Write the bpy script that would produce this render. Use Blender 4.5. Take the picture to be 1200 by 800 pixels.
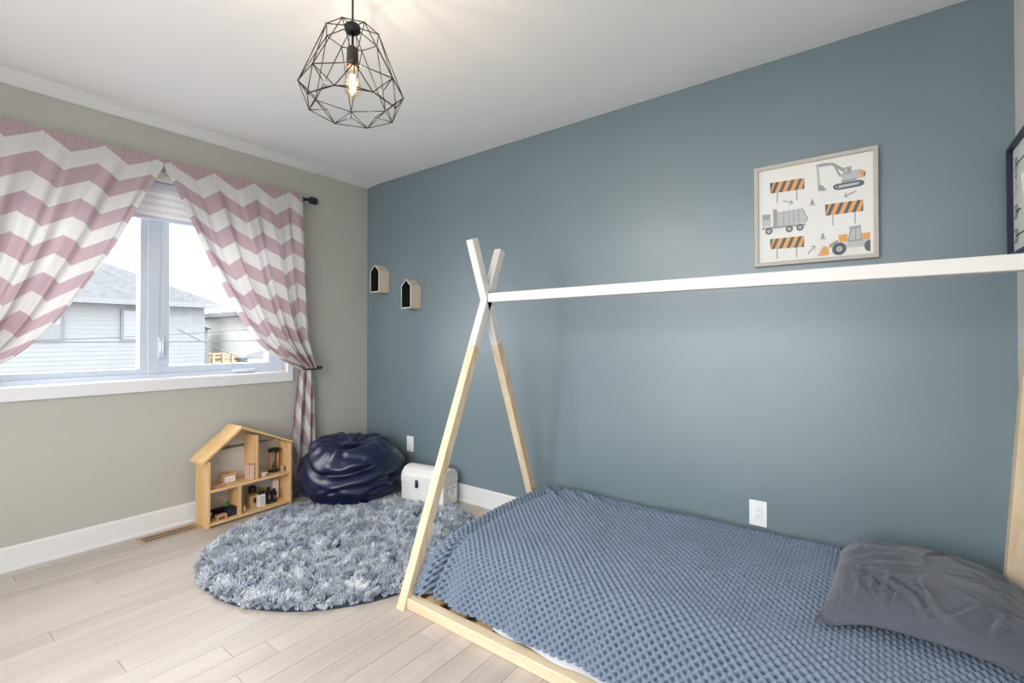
import bpy, bmesh, math, random
import numpy as np
from mathutils import Vector, Matrix, noise

random.seed(7); rng = np.random.default_rng(7)
for o in list(bpy.data.objects): bpy.data.objects.remove(o)
sc = bpy.context.scene
COL = sc.collection
PI = math.pi

# ------------------------------------------------------------------ camera
F, SY, YAW, PITCH, ROLL = 556.8, -10.0, 2.2179, 0.0102, -0.0011      # focal length in px of a 1200 px wide frame
CAM = np.array([3.4281, -2.4874, 1.1531])
_fw = np.array([math.cos(YAW)*math.cos(PITCH), math.sin(YAW)*math.cos(PITCH), math.sin(PITCH)])
_rt = np.array([math.sin(YAW), -math.cos(YAW), 0.0]); _up = np.cross(_rt, _fw)
_rt, _up = _rt*math.cos(ROLL)+_up*math.sin(ROLL), _up*math.cos(ROLL)-_rt*math.sin(ROLL)
def on(ax, v, px, py):
    """photo pixel -> point on the plane where coordinate ax equals v"""
    d = _fw+_rt*(px-600)/F-_up*(py-400-SY)/F
    return CAM+d*((v-CAM[ax])/d[ax])
cd = bpy.data.cameras.new('camera'); cam = bpy.data.objects.new('camera', cd); COL.objects.link(cam)
M4 = Matrix(((_rt[0], _up[0], -_fw[0], CAM[0]), (_rt[1], _up[1], -_fw[1], CAM[1]), (_rt[2], _up[2], -_fw[2], CAM[2]), (0, 0, 0, 1)))
cam.matrix_world = M4
cd.sensor_width = 36; cd.sensor_fit = 'HORIZONTAL'; cd.lens = F/1200*36; cd.shift_y = SY/1200; cd.clip_start = 0.02
sc.camera = cam

# ------------------------------------------------------------------ light and exposure
SKY_STRENGTH = 9.0
BULB_WATTS = 12.0
w = bpy.data.worlds.new('overcast_sky'); sc.world = w; w.use_nodes = True
bg = w.node_tree.nodes['Background']; bg.inputs[0].default_value = (0.955, 0.975, 1.0, 1); bg.inputs[1].default_value = SKY_STRENGTH
vs = sc.view_settings
vs.view_transform = 'Standard'; vs.look = 'None'; vs.gamma = 1; vs.use_curve_mapping = False; vs.exposure = 0.07
pl = bpy.data.lights.new('window_portal', 'AREA'); pl.shape = 'RECTANGLE'; pl.size = 1.6; pl.size_y = 1.22
pl.cycles.is_portal = True
po = bpy.data.objects.new('window_portal', pl); COL.objects.link(po)
po.location = (-0.17, -1.49, 1.5); po.rotation_euler = (0, -PI/2, 0)   # emits towards +x
FILL_WIN = (1.1, 3.3, 0.4, 2.3)                                           # unseen window added behind the camera for fill light: x0, x1, z0, z1
pl2 = bpy.data.lights.new('window_portal', 'AREA'); pl2.shape = 'RECTANGLE'; pl2.size = FILL_WIN[1]-FILL_WIN[0]; pl2.size_y = FILL_WIN[3]-FILL_WIN[2]; pl2.cycles.is_portal = True
po2 = bpy.data.objects.new('window_portal', pl2); COL.objects.link(po2)
po2.location = ((FILL_WIN[0]+FILL_WIN[1])/2, -3.38, (FILL_WIN[2]+FILL_WIN[3])/2); po2.rotation_euler = (PI/2, 0, 0)   # emits towards +y
cy = sc.cycles
cy.max_bounces = 14; cy.diffuse_bounces = 9; cy.glossy_bounces = 4; cy.transparent_max_bounces = 12; cy.transmission_bounces = 6
cy.sample_clamp_indirect = 8.0; cy.use_denoising = True; cy.caustics_reflective = False; cy.caustics_refractive = False

# ------------------------------------------------------------------ helpers
def lin(c):
    return tuple((x/255/12.92 if x/255 <= .04045 else ((x/255+.055)/1.055)**2.4) for x in c)+(1,)
MATS = {}
def mat(name, rgb, rough=.6, metal=0, var=.0, vscale=8, bump=0, bscale=60, spec=.5, coat=0, sheen=0, raw=False):
    """principled material with noise variation of tone and a fine noise bump"""
    if name in MATS: return MATS[name]
    m = bpy.data.materials.new(name); m.use_nodes = True; nt = m.node_tree; b = nt.nodes['Principled BSDF']
    c = rgb if raw else lin(rgb)
    b.inputs['Base Color'].default_value = c; b.inputs['Roughness'].default_value = rough; b.inputs['Metallic'].default_value = metal
    b.inputs['Specular IOR Level'].default_value = spec; b.inputs['Coat Weight'].default_value = coat
    if sheen: b.inputs['Sheen Weight'].default_value = sheen
    tc = nt.nodes.new('ShaderNodeTexCoord')
    if var:
        n = nt.nodes.new('ShaderNodeTexNoise'); n.inputs['Scale'].default_value = vscale; n.inputs['Detail'].default_value = 5
        nt.links.new(tc.outputs['Object'], n.inputs['Vector'])
        r = nt.nodes.new('ShaderNodeValToRGB'); r.color_ramp.elements[0].position = .3; r.color_ramp.elements[1].position = .7
        r.color_ramp.elements[0].color = tuple(x*(1-var) for x in c[:3])+(1,); r.color_ramp.elements[1].color = tuple(min(1, x*(1+var)) for x in c[:3])+(1,)
        nt.links.new(n.outputs[0], r.inputs[0]); nt.links.new(r.outputs[0], b.inputs['Base Color'])
    if bump:
        n2 = nt.nodes.new('ShaderNodeTexNoise'); n2.inputs['Scale'].default_value = bscale; n2.inputs['Detail'].default_value = 4
        nt.links.new(tc.outputs['Object'], n2.inputs['Vector'])
        bp = nt.nodes.new('ShaderNodeBump'); bp.inputs['Strength'].default_value = bump; bp.inputs['Distance'].default_value = .004
        nt.links.new(n2.outputs[0], bp.inputs['Height']); nt.links.new(bp.outputs[0], b.inputs['Normal'])
    MATS[name] = m; return m

def wood(name, light, dark, axis=1, scale=9, stretch=.06, rough=.5, rand=0.0, spec=.4, plank=False, knots=.0):
    """wood grain: noise stretched along one axis, plus a tone per piece"""
    if name in MATS: return MATS[name]
    m = bpy.data.materials.new(name); m.use_nodes = True; nt = m.node_tree; N = nt.nodes; L = nt.links; b = N['Principled BSDF']
    tc = N.new('ShaderNodeTexCoord'); mp = N.new('ShaderNodeMapping'); s = [1, 1, 1]; s[axis] = stretch
    mp.inputs['Scale'].default_value = s
    oi = N.new('ShaderNodeObjectInfo'); vm = N.new('ShaderNodeVectorMath'); vm.operation = 'MULTIPLY_ADD'
    L.new(oi.outputs['Random'], vm.inputs[0]); vm.inputs[1].default_value = (37, 61, 19)
    L.new(tc.outputs['Object'], vm.inputs[2]); L.new(vm.outputs[0], mp.inputs[0])
    n = N.new('ShaderNodeTexNoise'); n.inputs['Scale'].default_value = scale; n.inputs['Detail'].default_value = 8; n.inputs['Roughness'].default_value = .62
    n.inputs['Distortion'].default_value = .6
    L.new(mp.outputs[0], n.inputs['Vector'])
    r = N.new('ShaderNodeValToRGB'); r.color_ramp.elements[0].position = .28; r.color_ramp.elements[1].position = .68
    r.color_ramp.elements[0].color = lin(dark); r.color_ramp.elements[1].color = lin(light)
    L.new(n.outputs[0], r.inputs[0])
    hs = N.new('ShaderNodeHueSaturation'); L.new(r.outputs[0], hs.inputs['Color'])
    mr = N.new('ShaderNodeMapRange'); mr.inputs['To Min'].default_value = 1-rand; mr.inputs['To Max'].default_value = 1+rand
    L.new(oi.outputs['Random'], mr.inputs[0]); L.new(mr.outputs[0], hs.inputs['Value'])
    col = hs.outputs[0]
    if knots:
        n3 = N.new('ShaderNodeTexNoise'); n3.inputs['Scale'].default_value = 7; L.new(vm.outputs[0], n3.inputs['Vector'])
        rr = N.new('ShaderNodeValToRGB'); rr.color_ramp.elements[0].position = .72; rr.color_ramp.elements[1].position = .8
        L.new(n3.outputs[0], rr.inputs[0]); mx = N.new('ShaderNodeMixRGB'); mx.inputs[2].default_value = lin(tuple(x*.72 for x in dark))
        mt = N.new('ShaderNodeMath'); mt.operation = 'MULTIPLY'; mt.inputs[1].default_value = knots; L.new(rr.outputs[0], mt.inputs[0])
        L.new(mt.outputs[0], mx.inputs[0]); L.new(col, mx.inputs[1]); col = mx.outputs[0]
    L.new(col, b.inputs['Base Color'])
    b.inputs['Roughness'].default_value = rough; b.inputs['Specular IOR Level'].default_value = spec
    bp = N.new('ShaderNodeBump'); bp.inputs['Strength'].default_value = .12; bp.inputs['Distance'].default_value = .002
    L.new(n.outputs[0], bp.inputs['Height']); L.new(bp.outputs[0], b.inputs['Normal'])
    MATS[name] = m; return m

def emit(name, rgb, strength):
    m = bpy.data.materials.new(name); m.use_nodes = True; nt = m.node_tree
    for n in list(nt.nodes): nt.nodes.remove(n)
    e = nt.nodes.new('ShaderNodeEmission'); e.inputs[0].default_value = rgb+(1,); e.inputs[1].default_value = strength
    o = nt.nodes.new('ShaderNodeOutputMaterial'); nt.links.new(e.outputs[0], o.inputs[0]); return m

def glass_mat(name, gloss=.06, tint=(1, 1, 1)):
    m = bpy.data.materials.new(name); m.use_nodes = True; nt = m.node_tree
    for n in list(nt.nodes): nt.nodes.remove(n)
    t = nt.nodes.new('ShaderNodeBsdfTransparent'); t.inputs[0].default_value = tint+(1,)
    g = nt.nodes.new('ShaderNodeBsdfGlossy'); g.inputs['Roughness'].default_value = .02
    mx = nt.nodes.new('ShaderNodeMixShader'); mx.inputs[0].default_value = gloss
    o = nt.nodes.new('ShaderNodeOutputMaterial')
    nt.links.new(t.outputs[0], mx.inputs[1]); nt.links.new(g.outputs[0], mx.inputs[2]); nt.links.new(mx.outputs[0], o.inputs[0]); return m

def tag(o, label=None, cat=None, group=None, kind=None):
    if label: o['label'] = label
    if cat: o['category'] = cat
    if group: o['group'] = group
    if kind: o['kind'] = kind
    return o
def empty(name, loc=(0, 0, 0), rz=0, label=None, cat=None, group=None, kind=None):
    o = bpy.data.objects.new(name, None); o.empty_display_size = .05; COL.objects.link(o)
    o.location = loc; o.rotation_euler = (0, 0, rz); return tag(o, label, cat, group, kind)
def link(name, me, m, parent=None, smooth=False):
    if m is not None:
        for x in (m if isinstance(m, (list, tuple)) else [m]): me.materials.append(x)
    if smooth: me.polygons.foreach_set('use_smooth', [True]*len(me.polygons))
    o = bpy.data.objects.new(name, me); COL.objects.link(o)
    if parent: o.parent = parent
    return o
def pydata(name, v, f, m, parent=None, smooth=False):
    me = bpy.data.meshes.new(name); me.from_pydata([tuple(map(float, p)) for p in v], [], f); me.update()
    return link(name, me, m, parent, smooth)
def done(name, bm, m, parent=None, smooth=False):
    bmesh.ops.recalc_face_normals(bm, faces=bm.faces)
    me = bpy.data.meshes.new(name); bm.to_mesh(me); bm.free(); return link(name, me, m, parent, smooth)
def b_box(bm, a, b, bev=0, M=None, seg=1):
    a = Vector(a); b = Vector(b); r = bmesh.ops.create_cube(bm, size=1)
    mm = Matrix.Translation((a+b)/2) @ Matrix.Diagonal((abs(b.x-a.x), abs(b.y-a.y), abs(b.z-a.z), 1))
    bmesh.ops.transform(bm, matrix=mm, verts=r['verts'])
    vs_ = r['verts']
    if bev:
        es = list({e for v in vs_ for e in v.link_edges})
        q = bmesh.ops.bevel(bm, geom=es, offset=bev, segments=seg, affect='EDGES', profile=.5)
        vs_ = list({v for f in q['faces'] for v in f.verts} | {v for v in vs_ if v.is_valid})
    if M is not None: bmesh.ops.transform(bm, matrix=M, verts=vs_)
    return vs_
def box(name, a, b, m, parent=None, bev=0, M=None, seg=1):
    bm = bmesh.new(); b_box(bm, a, b, bev, M, seg); return done(name, bm, m, parent)
def b_tube(bm, pts, r, n=10, cap=True):
    pts = [Vector(p) for p in pts]; rings = []
    rs = r if isinstance(r, (list, tuple)) else [r]*len(pts)
    t0 = (pts[1]-pts[0]).normalized(); ref = Vector((0, 0, 1)) if abs(t0.z) < .9 else Vector((1, 0, 0))
    for i, p in enumerate(pts):
        t = (pts[min(i+1, len(pts)-1)]-pts[max(i-1, 0)]).normalized()
        a = t.cross(ref).normalized(); c = a.cross(t).normalized()
        rings.append([bm.verts.new(p+(a*math.cos(2*PI*k/n)+c*math.sin(2*PI*k/n))*rs[i]) for k in range(n)])
    for i in range(len(rings)-1):
        for k in range(n): bm.faces.new((rings[i][k], rings[i][(k+1) % n], rings[i+1][(k+1) % n], rings[i+1][k]))
    if cap: bm.faces.new(rings[0][::-1]); bm.faces.new(rings[-1])
def tube(name, pts, r, m, parent=None, n=10, smooth=True):
    bm = bmesh.new(); b_tube(bm, pts, r, n); return done(name, bm, m, parent, smooth)
def lathe(name, prof, m, parent=None, n=20, at=(0, 0, 0), smooth=True):
    bm = bmesh.new(); rings = []
    for r, z in prof: rings.append([bm.verts.new((at[0]+max(r, .0003)*math.cos(2*PI*k/n), at[1]+max(r, .0003)*math.sin(2*PI*k/n), at[2]+z)) for k in range(n)])
    for i in range(len(rings)-1):
        for k in range(n): bm.faces.new((rings[i][k], rings[i][(k+1) % n], rings[i+1][(k+1) % n], rings[i+1][k]))
    if prof[0][0] < .001: bm.faces.new(rings[0][::-1])
    if prof[-1][0] < .001: bm.faces.new(rings[-1])
    o = done(name, bm, m, parent, smooth)
    if smooth: o.data.set_sharp_from_angle(angle=math.radians(40))
    return o
def b_prism(bm, poly, y0, y1, plane='xz'):
    """polygon in one plane extruded along the third axis"""
    def P(a, b, t): return (a, t, b) if plane == 'xz' else ((t, a, b) if plane == 'yz' else (a, b, t))
    A = [bm.verts.new(P(a, b, y0)) for a, b in poly]; B = [bm.verts.new(P(a, b, y1)) for a, b in poly]; k = len(poly)
    bm.faces.new(A); bm.faces.new(B[::-1])
    for i in range(k): bm.faces.new((A[i], B[i], B[(i+1) % k], A[(i+1) % k]))
def prism(name, poly, y0, y1, m, parent=None, plane='xz', bev=0):
    bm = bmesh.new(); b_prism(bm, poly, y0, y1, plane)
    if bev: bmesh.ops.bevel(bm, geom=list(bm.edges), offset=bev, segments=1, affect='EDGES')
    return done(name, bm, m, parent)
def grid(name, P, m, parent=None, uv=None, smooth=True, closed_u=False):
    """P: array (nu, nv, 3)"""
    nu, nv = P.shape[:2]; idx = np.arange(nu*nv).reshape(nu, nv)
    a = idx[:-1, :-1].ravel(); b = idx[1:, :-1].ravel(); c = idx[1:, 1:].ravel(); d = idx[:-1, 1:].ravel()
    if closed_u:
        a = np.r_[a, idx[-1, :-1]]; b = np.r_[b, idx[0, :-1]]; c = np.r_[c, idx[0, 1:]]; d = np.r_[d, idx[-1, 1:]]
    q = np.stack([a, b, c, d], 1)
    me = bpy.data.meshes.new(name); me.vertices.add(nu*nv); me.vertices.foreach_set('co', P.reshape(-1).astype(np.float32))
    me.loops.add(q.size); me.loops.foreach_set('vertex_index', q.ravel().astype(np.int32))
    me.polygons.add(len(q)); me.polygons.foreach_set('loop_start', np.arange(0, q.size, 4, dtype=np.int32)); me.polygons.foreach_set('loop_total', np.full(len(q), 4, dtype=np.int32))
    if uv is not None:
        l = me.uv_layers.new(name='UVMap'); l.data.foreach_set('uv', uv.reshape(-1, 2)[q.ravel()].ravel().astype(np.float32))
    me.update(); me.validate(); return link(name, me, m, parent, smooth)
def spline(pts, n):
    """Catmull-Rom through pts, n points evenly spaced by arc length, plus the arc length"""
    p = np.array(pts, float); p = np.vstack([2*p[0]-p[1], p, 2*p[-1]-p[-2]]); out = []
    for i in range(1, len(p)-2):
        for t in np.linspace(0, 1, 24, endpoint=False):
            a, b, c, d = p[i-1], p[i], p[i+1], p[i+2]
            out.append(.5*((2*b)+(-a+c)*t+(2*a-5*b+4*c-d)*t*t+(-a+3*b-3*c+d)*t**3))
    out.append(p[-2]); out = np.array(out)
    s = np.r_[0, np.cumsum(np.linalg.norm(np.diff(out, axis=0), axis=1))]
    q = np.linspace(0, s[-1], n); return np.stack([np.interp(q, s, out[:, k]) for k in range(out.shape[1])], 1), s[-1]
def fnoise(P, scale, seed=0):
    """smooth noise at many points: sum of random plane waves"""
    r = np.random.default_rng(seed); out = 0
    for k in range(14):
        d = r.normal(size=P.shape[-1]); d *= scale*r.uniform(.5, 1.4)/np.linalg.norm(d)
        out = out+np.sin(P@d*2*PI+r.uniform(0, 6.28))
    return out/14**.5

# ------------------------------------------------------------------ materials
m_wallpaint = mat('greige_wall_paint', (183, 182, 173), .75, var=.015, vscale=3, bump=.05, bscale=220)
m_white_wall = mat('off_white_wall_paint', (226, 224, 219), .75, var=.01, vscale=3, bump=.05, bscale=220)
m_blue = mat('slate_blue_wall_paint', (113, 131, 138), .40, var=.035, vscale=2.2, bump=.05, bscale=240, spec=1.0)
m_ceil = mat('ceiling_paint', (246, 246, 246), .85, var=.01, vscale=2)
m_trim = mat('white_trim_paint', (228, 228, 228), .38, var=.01, vscale=4)
m_vinyl = mat('white_window_vinyl', (200, 208, 220), .35)
m_white_paint = mat('white_painted_wood', (228, 226, 222), .45, var=.02, vscale=14, bump=.05, bscale=90)
m_floor = wood('whitewashed_oak', (199, 190, 182), (180, 168, 157), axis=1, scale=11, stretch=.07, rough=.36, rand=.06, knots=.25)
m_gap = mat('dark_joint', (120, 104, 90), .9)
m_pine_z = wood('pine_upright', (231, 213, 184), (212, 186, 148), axis=2, scale=22, stretch=.05, rough=.5, rand=.03, knots=.4)
m_pine_x = wood('pine_lengthwise', (232, 215, 186), (214, 190, 154), axis=0, scale=22, stretch=.05, rough=.5, rand=.03, knots=.5)
m_pine_y = wood('pine_crosswise', (226, 190, 140), (204, 160, 106), axis=1, scale=22, stretch=.05, rough=.5, rand=.05)
m_toywood = wood('toy_wood', (226, 184, 130), (200, 150, 98), axis=2, scale=30, stretch=.08, rough=.5, rand=.05)
m_black = mat('matte_black', (26, 26, 28), .5, bump=.03, bscale=90)
m_blackmetal = mat('black_wire_metal', (38, 34, 32), .42, metal=.3)
m_navy = mat('navy_plastic', (30, 36, 60), .5)
m_plate = mat('white_plate_plastic', (243, 244, 245), .35)
m_slot = mat('outlet_slot_dark', (90, 90, 92), .6)
m_glass = glass_mat('window_glass', .05)

# ------------------------------------------------------------------ room shell
LX, YB, H, BB = 3.854, -3.25, 2.44, 0.12
WY0, WY1, WZ0, WZ1 = -2.285, -0.70, 0.905, 2.10        # window opening
WT = 0.16
# floor: slab with every plank a part of its own
floor = box('floor', (-.0, YB, -.06), (LX, 0, -.014), m_gap); tag(floor, kind='structure')
PW = 0.1063; x0 = 1.58-15*PW; k = 0
while x0 < LX:
    a, b = max(x0, 0), min(x0+PW, LX)
    if b-a > .01:
        rr = random.Random(k*13+5); cuts = []
        if abs(x0-(1.58-3*PW)) < .01: cuts = [-1.972, -.55]
        elif abs(x0-(1.58-PW)) < .01: cuts = [-1.715, -.3, -2.9]
        else:
            y = -rr.uniform(.2, 1.5)
            while y > YB+.25: cuts.append(y); y -= rr.uniform(1.2, 1.9)
        ys = [0]+sorted(cuts, reverse=True)+[YB]
        for i in range(len(ys)-1):
            yc = (ys[i]+ys[i+1])/2; h = (ys[i]-ys[i+1])/2
            bm = bmesh.new(); b_box(bm, (a+.0006-(a+b)/2, -h+.0006, -.014), (b-.0006-(a+b)/2, h-.0006, 0))
            te = [e for e in bm.edges if all(v.co.z > -.001 for v in e.verts)]
            bmesh.ops.bevel(bm, geom=te, offset=.0011, segments=1, affect='EDGES')
            p = done('plank', bm, m_floor, floor); p.location = ((a+b)/2, yc, 0)
    x0 += PW; k += 1
# ceiling: flat with a shallow drooping strip where it meets the window wall
# plain flat ceiling with cove strip as one mesh
bm = bmesh.new()
b_box(bm, (0, YB, H), (LX, 0, H+.12)); ceiling = done('ceiling', bm, m_ceil); tag(ceiling, kind='structure')
# walls
def wall(name, a, b, m): return tag(box(name, a, b, m), kind='structure')
wall('wall_back', (-WT, 0, -.06), (LX+.12, .12, H+.12), m_blue)
wall('wall_right', (LX, YB, -.06), (LX+.12, 0, H+.12), m_white_wall)
def holed_wall(name, aa, zz, mk, m):
    bm = bmesh.new()
    for i in range(3):
        for j in range(3):
            if not (i == 1 and j == 1): b_box(bm, *mk(aa[i], aa[i+1], zz[j], zz[j+1]))
    bmesh.ops.remove_doubles(bm, verts=bm.verts, dist=1e-5)
    inner = [f for f in bm.faces if len([g for g in bm.faces if g is not f and set(g.verts) == set(f.verts)])]
    bmesh.ops.delete(bm, geom=inner, context='FACES')
    return tag(done(name, bm, m), kind='structure')
holed_wall('wall_left', [YB, WY0, WY1, 0], [-.06, WZ0, WZ1, H+.12], lambda a, b, c, d: ((-WT, a, c), (0, b, d)), m_wallpaint)
holed_wall('wall_front', [-WT, FILL_WIN[0], FILL_WIN[1], LX+.12], [-.06, FILL_WIN[2], FILL_WIN[3], H+.12], lambda a, b, c, d: ((a, YB-.12, c), (b, YB, d)), m_white_wall)
def baseboard(name, p, q, nrm):
    """p, q: ends on the wall at the floor; nrm: into the room"""
    bm = bmesh.new(); p = Vector(p+(0,)); q = Vector(q+(0,)); n = Vector(nrm+(0,)); up = Vector((0, 0, 1))
    prof = [(0, 0), (.022, 0), (.022, .012), (.015, .017), (.015, BB-.007), (.011, BB), (0, BB)]
    A = [bm.verts.new(p+n*d+up*z) for d, z in prof]; B = [bm.verts.new(q+n*d+up*z) for d, z in prof]; k = len(prof)
    for i in range(k): bm.faces.new((A[i], A[(i+1) % k], B[(i+1) % k], B[i]))
    bm.faces.new(A); bm.faces.new(B[::-1])
    return tag(done(name, bm, m_trim), kind='structure')
baseboard('baseboard_left', (0, YB), (0, 0), (1, 0))
baseboard('baseboard_back', (0, 0), (LX, 0), (0, -1))
baseboard('baseboard_right', (LX, 0), (LX, YB), (-1, 0))
baseboard('baseboard_front', (LX, YB), (0, YB), (0, 1))
# rounded strip topping the window wall, whitened to paint in a band of light
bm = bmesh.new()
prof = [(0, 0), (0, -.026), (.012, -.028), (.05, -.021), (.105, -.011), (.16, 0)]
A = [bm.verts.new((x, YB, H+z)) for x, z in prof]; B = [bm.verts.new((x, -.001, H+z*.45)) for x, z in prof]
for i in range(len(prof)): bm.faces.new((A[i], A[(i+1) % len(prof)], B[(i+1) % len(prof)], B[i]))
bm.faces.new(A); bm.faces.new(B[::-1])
tag(done('trim_2', bm, mat('painted_light_band', (250, 250, 250), .6), smooth=False), kind='structure')

# ------------------------------------------------------------------ window
t1 = empty('trim_1', (0, -1.4925, WZ0), kind='structure')            # casing
def tb(a, b, nm='casing_board'):
    return box(nm, (a[0], a[1]+1.4925, a[2]-WZ0), (b[0], b[1]+1.4925, b[2]-WZ0), m_trim, t1, bev=.0015)
tb((0, WY0-.042, WZ0-.067), (.016, WY1+.042, WZ0)); tb((0, WY0-.042, WZ1), (.016, WY1+.042, WZ1+.06))
tb((0, WY0-.042, WZ0), (.016, WY0, WZ1)); tb((0, WY1, WZ0), (.016, WY1+.042, WZ1))
win = empty('window_1', (-.1, -1.4925, WZ0), kind='structure')
def wb(nm, a, b, par=win, bev=.003, m=m_vinyl):
    return box(nm, (a[0]+.1, a[1]+1.4925, a[2]-WZ0), (b[0]+.1, b[1]+1.4925, b[2]-WZ0), m, par, bev=bev)
# outer frame
def ring(nm, y0, y1, z0, z1, wd, xa, xb, par=win):
    bm = bmesh.new(); o = lambda a, b: ((a[0]+.1, a[1]+1.4925, a[2]-WZ0), (b[0]+.1, b[1]+1.4925, b[2]-WZ0))
    wl, wr, wbm, wtp = wd
    for a, b in (((xa, y0, z0), (xb, y1, z0+wbm)), ((xa, y0, z1-wtp), (xb, y1, z1)), ((xa, y0, z0+wbm), (xb, y0+wl, z1-wtp)), ((xa, y1-wr, z0+wbm), (xb, y1, z1-wtp))):
        b_box(bm, *o(a, b), bev=.002)
    return done(nm, bm, m_vinyl, par)
ring('outer_frame', WY0, WY1, WZ0, WZ1, (.05, .05, .03, .03), -.16, -.055)
wb('mullion', (-.16, -1.525, WZ0+.03), (-.062, -1.46, WZ1-.03))
ring('fixed_sash', WY0+.05, -1.525, WZ0+.03, WZ1-.03, (.045, .035, .035, .04), -.14, -.072)
ring('casement_sash', -1.46, WY1-.05, WZ0+.03, WZ1-.03, (.05, .05, .045, .045), -.135, -.066)
wb('glazing_bead', (-.12, -1.452+.04, WZ0+.075), (-.08, -1.452+.046, WZ1-.08))
pn = wb('pane', (-.112, -2.19, WZ0+.065), (-.108, -1.56, WZ1-.07), m=m_glass, bev=0)
pn = wb('pane', (-.112, -1.41, WZ0+.075), (-.108, -.80, WZ1-.075), m=m_glass, bev=0)
lt = wb('latch', (-.062, -1.475, 1.03), (-.045, -1.445, 1.16), bev=.005); wb('latch_lever', (-.05, -1.468, 1.06), (-.03, -1.455, 1.13), bev=.004, par=win)
ck = wb('crank', (-.055, -1.05, WZ0+.012), (-.03, -.90, WZ0+.036), bev=.006)
# inside window sill board
wb('sill_board', (-.056, WY0+.001, WZ0+.0005), (.0, WY1-.001, WZ0+.006), bev=0, m=m_trim)
# added window behind the camera, put in to brighten the room
fill_win = empty('added_fill_window', ((FILL_WIN[0]+FILL_WIN[1])/2, YB-.06, FILL_WIN[2]), kind='structure')
hw2, hh2 = (FILL_WIN[1]-FILL_WIN[0])/2, FILL_WIN[3]-FILL_WIN[2]
bm = bmesh.new()
for a, b in (((-hw2, -.03, 0), (hw2, .03, .06)), ((-hw2, -.03, hh2-.06), (hw2, .03, hh2)), ((-hw2, -.03, .06), (-hw2+.06, .03, hh2-.06)), ((hw2-.06, -.03, .06), (hw2, .03, hh2-.06)), ((-.04, -.03, .06), (.04, .03, hh2-.06))): b_box(bm, a, b, .002)
done('frame', bm, m_vinyl, fill_win)
for a, b in ((-hw2+.06, -.04), (.04, hw2-.06)): box('pane', (a, -.002, .06), (b, .002, hh2-.06), m_glass, fill_win)
# shade
sh = empty('window_shade', (-.03, -1.4925, WZ1), label='white pleated window shade pulled up behind the curtains', cat='shade')
m_shade = mat('white_shade_fabric', (236, 238, 240), .7)
box('headrail', (-.02, -.775, -.045), (.02, .775, -.001), m_vinyl, sh, bev=.004)
zz = -.045
for i in range(4):
    h = .042
    prism('pleat', [(-.014, zz), (-.018, zz-h*.5), (-.014, zz-h), (.014, zz-h), (.02, zz-h*.5), (.014, zz)], -.77, .77, m_shade, sh); zz -= h
box('bottom_rail', (-.018, -.772, zz-.022), (.018, .772, zz), m_vinyl, sh, bev=.005)

# ------------------------------------------------------------------ outside
m_siding = mat('pale_siding', (103, 106, 108), .8)
m_siding2 = mat('cream_siding', (142, 143, 140), .8)
m_roof = mat('grey_shingle', (64, 67, 70), .9, var=.25, vscale=5, bump=.4, bscale=9)
m_fascia = mat('white_fascia', (92, 94, 97), .6)
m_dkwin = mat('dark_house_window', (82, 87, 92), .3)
m_darkframe = mat('grey_window_surround', (78, 79, 82), .6)
m_ground = mat('pale_yard', (166, 167, 168), .9, var=.1, vscale=.4)
m_cable = mat('cable_grey', (60, 62, 64), .6)
GZ = -2.9
tag(box('ground', (-60, -60, GZ-.3), (60, 60, GZ), m_ground), kind='structure')
hs = empty('neighbour_house', (-17.5, 0, GZ), label='pale sided house with a grey hip roof seen through the window', cat='house')
EV = 2.34-GZ
bm = bmesh.new(); b_box(bm, (-4.5, -9, 0), (2.5, 4.23, EV)); done('wall_body', bm, m_siding, hs)
for i in range(26):                                                    # clapboards of the facing side
    z0 = EV-.14-(i+1)*.13
    prism('clapboard', [(2.5, z0), (2.515, z0), (2.504, z0+.13), (2.5, z0+.13)], -9, 4.23, m_siding, hs)
rf = pydata('roof', [(2.95, 4.6, EV), (2.95, -9.4, EV), (-4.9, -9.4, EV), (-4.9, 4.6, EV), (-1, .9, EV+2.0), (-1, -5.4, EV+2.0)],
       [(0, 4, 5, 1), (0, 3, 4), (3, 2, 5, 4), (2, 1, 5), (3, 0, 1, 2)], m_roof, hs)
bm = bmesh.new(); b_box(bm, (2.5, -9.4, EV-.16), (2.97, 4.62, EV+.0)); done('eave_fascia', bm, m_fascia, rf)
for (a, b) in ((-.75, .54), (1.98, 2.40)):
    z0, z1 = 1.13-GZ, 2.0-GZ
    wn = box('window_surround', (2.5, a-.07, z0-.07), (2.57, b+.07, z1+.07), m_darkframe, hs)
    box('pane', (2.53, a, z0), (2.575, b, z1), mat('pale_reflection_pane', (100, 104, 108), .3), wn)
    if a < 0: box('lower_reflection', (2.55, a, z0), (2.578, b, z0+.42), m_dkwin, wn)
    for q in range(1, 6):
        if a > 0: box('blind_slat', (2.56, a, z0+q*.14), (2.58, b, z0+q*.14+.02), m_dkwin, wn)
h2 = empty('far_house', (-22, 10.2, GZ), label='plain cream house beyond the yard with a low roof overhang', cat='house')
bm = bmesh.new(); b_box(bm, (-4, -2.05, 0), (3, 6, 2.2-GZ)); done('wall_body', bm, m_siding2, h2)
box('roof_slab', (-4.4, -2.75, 2.2-GZ), (3.4, 6.4, 2.42-GZ), m_roof, h2)
box('window_box', (3, -1.0, .6-GZ), (3.05, -.3, 1.3-GZ), m_dkwin, h2)
h3 = empty('cabin', (-24.6, 6.0, GZ), label='small far building with dark window between the two houses', cat='house')
box('wall_body', (-1, .2, 0), (1, 1.5, 1.6-GZ), m_siding2, h3); prism('roof', [(.05, 1.6-GZ), (1.62, 1.6-GZ), (.85, 1.95-GZ)], -1.2, 1.2, m_roof, h3, plane='yz')
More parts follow.
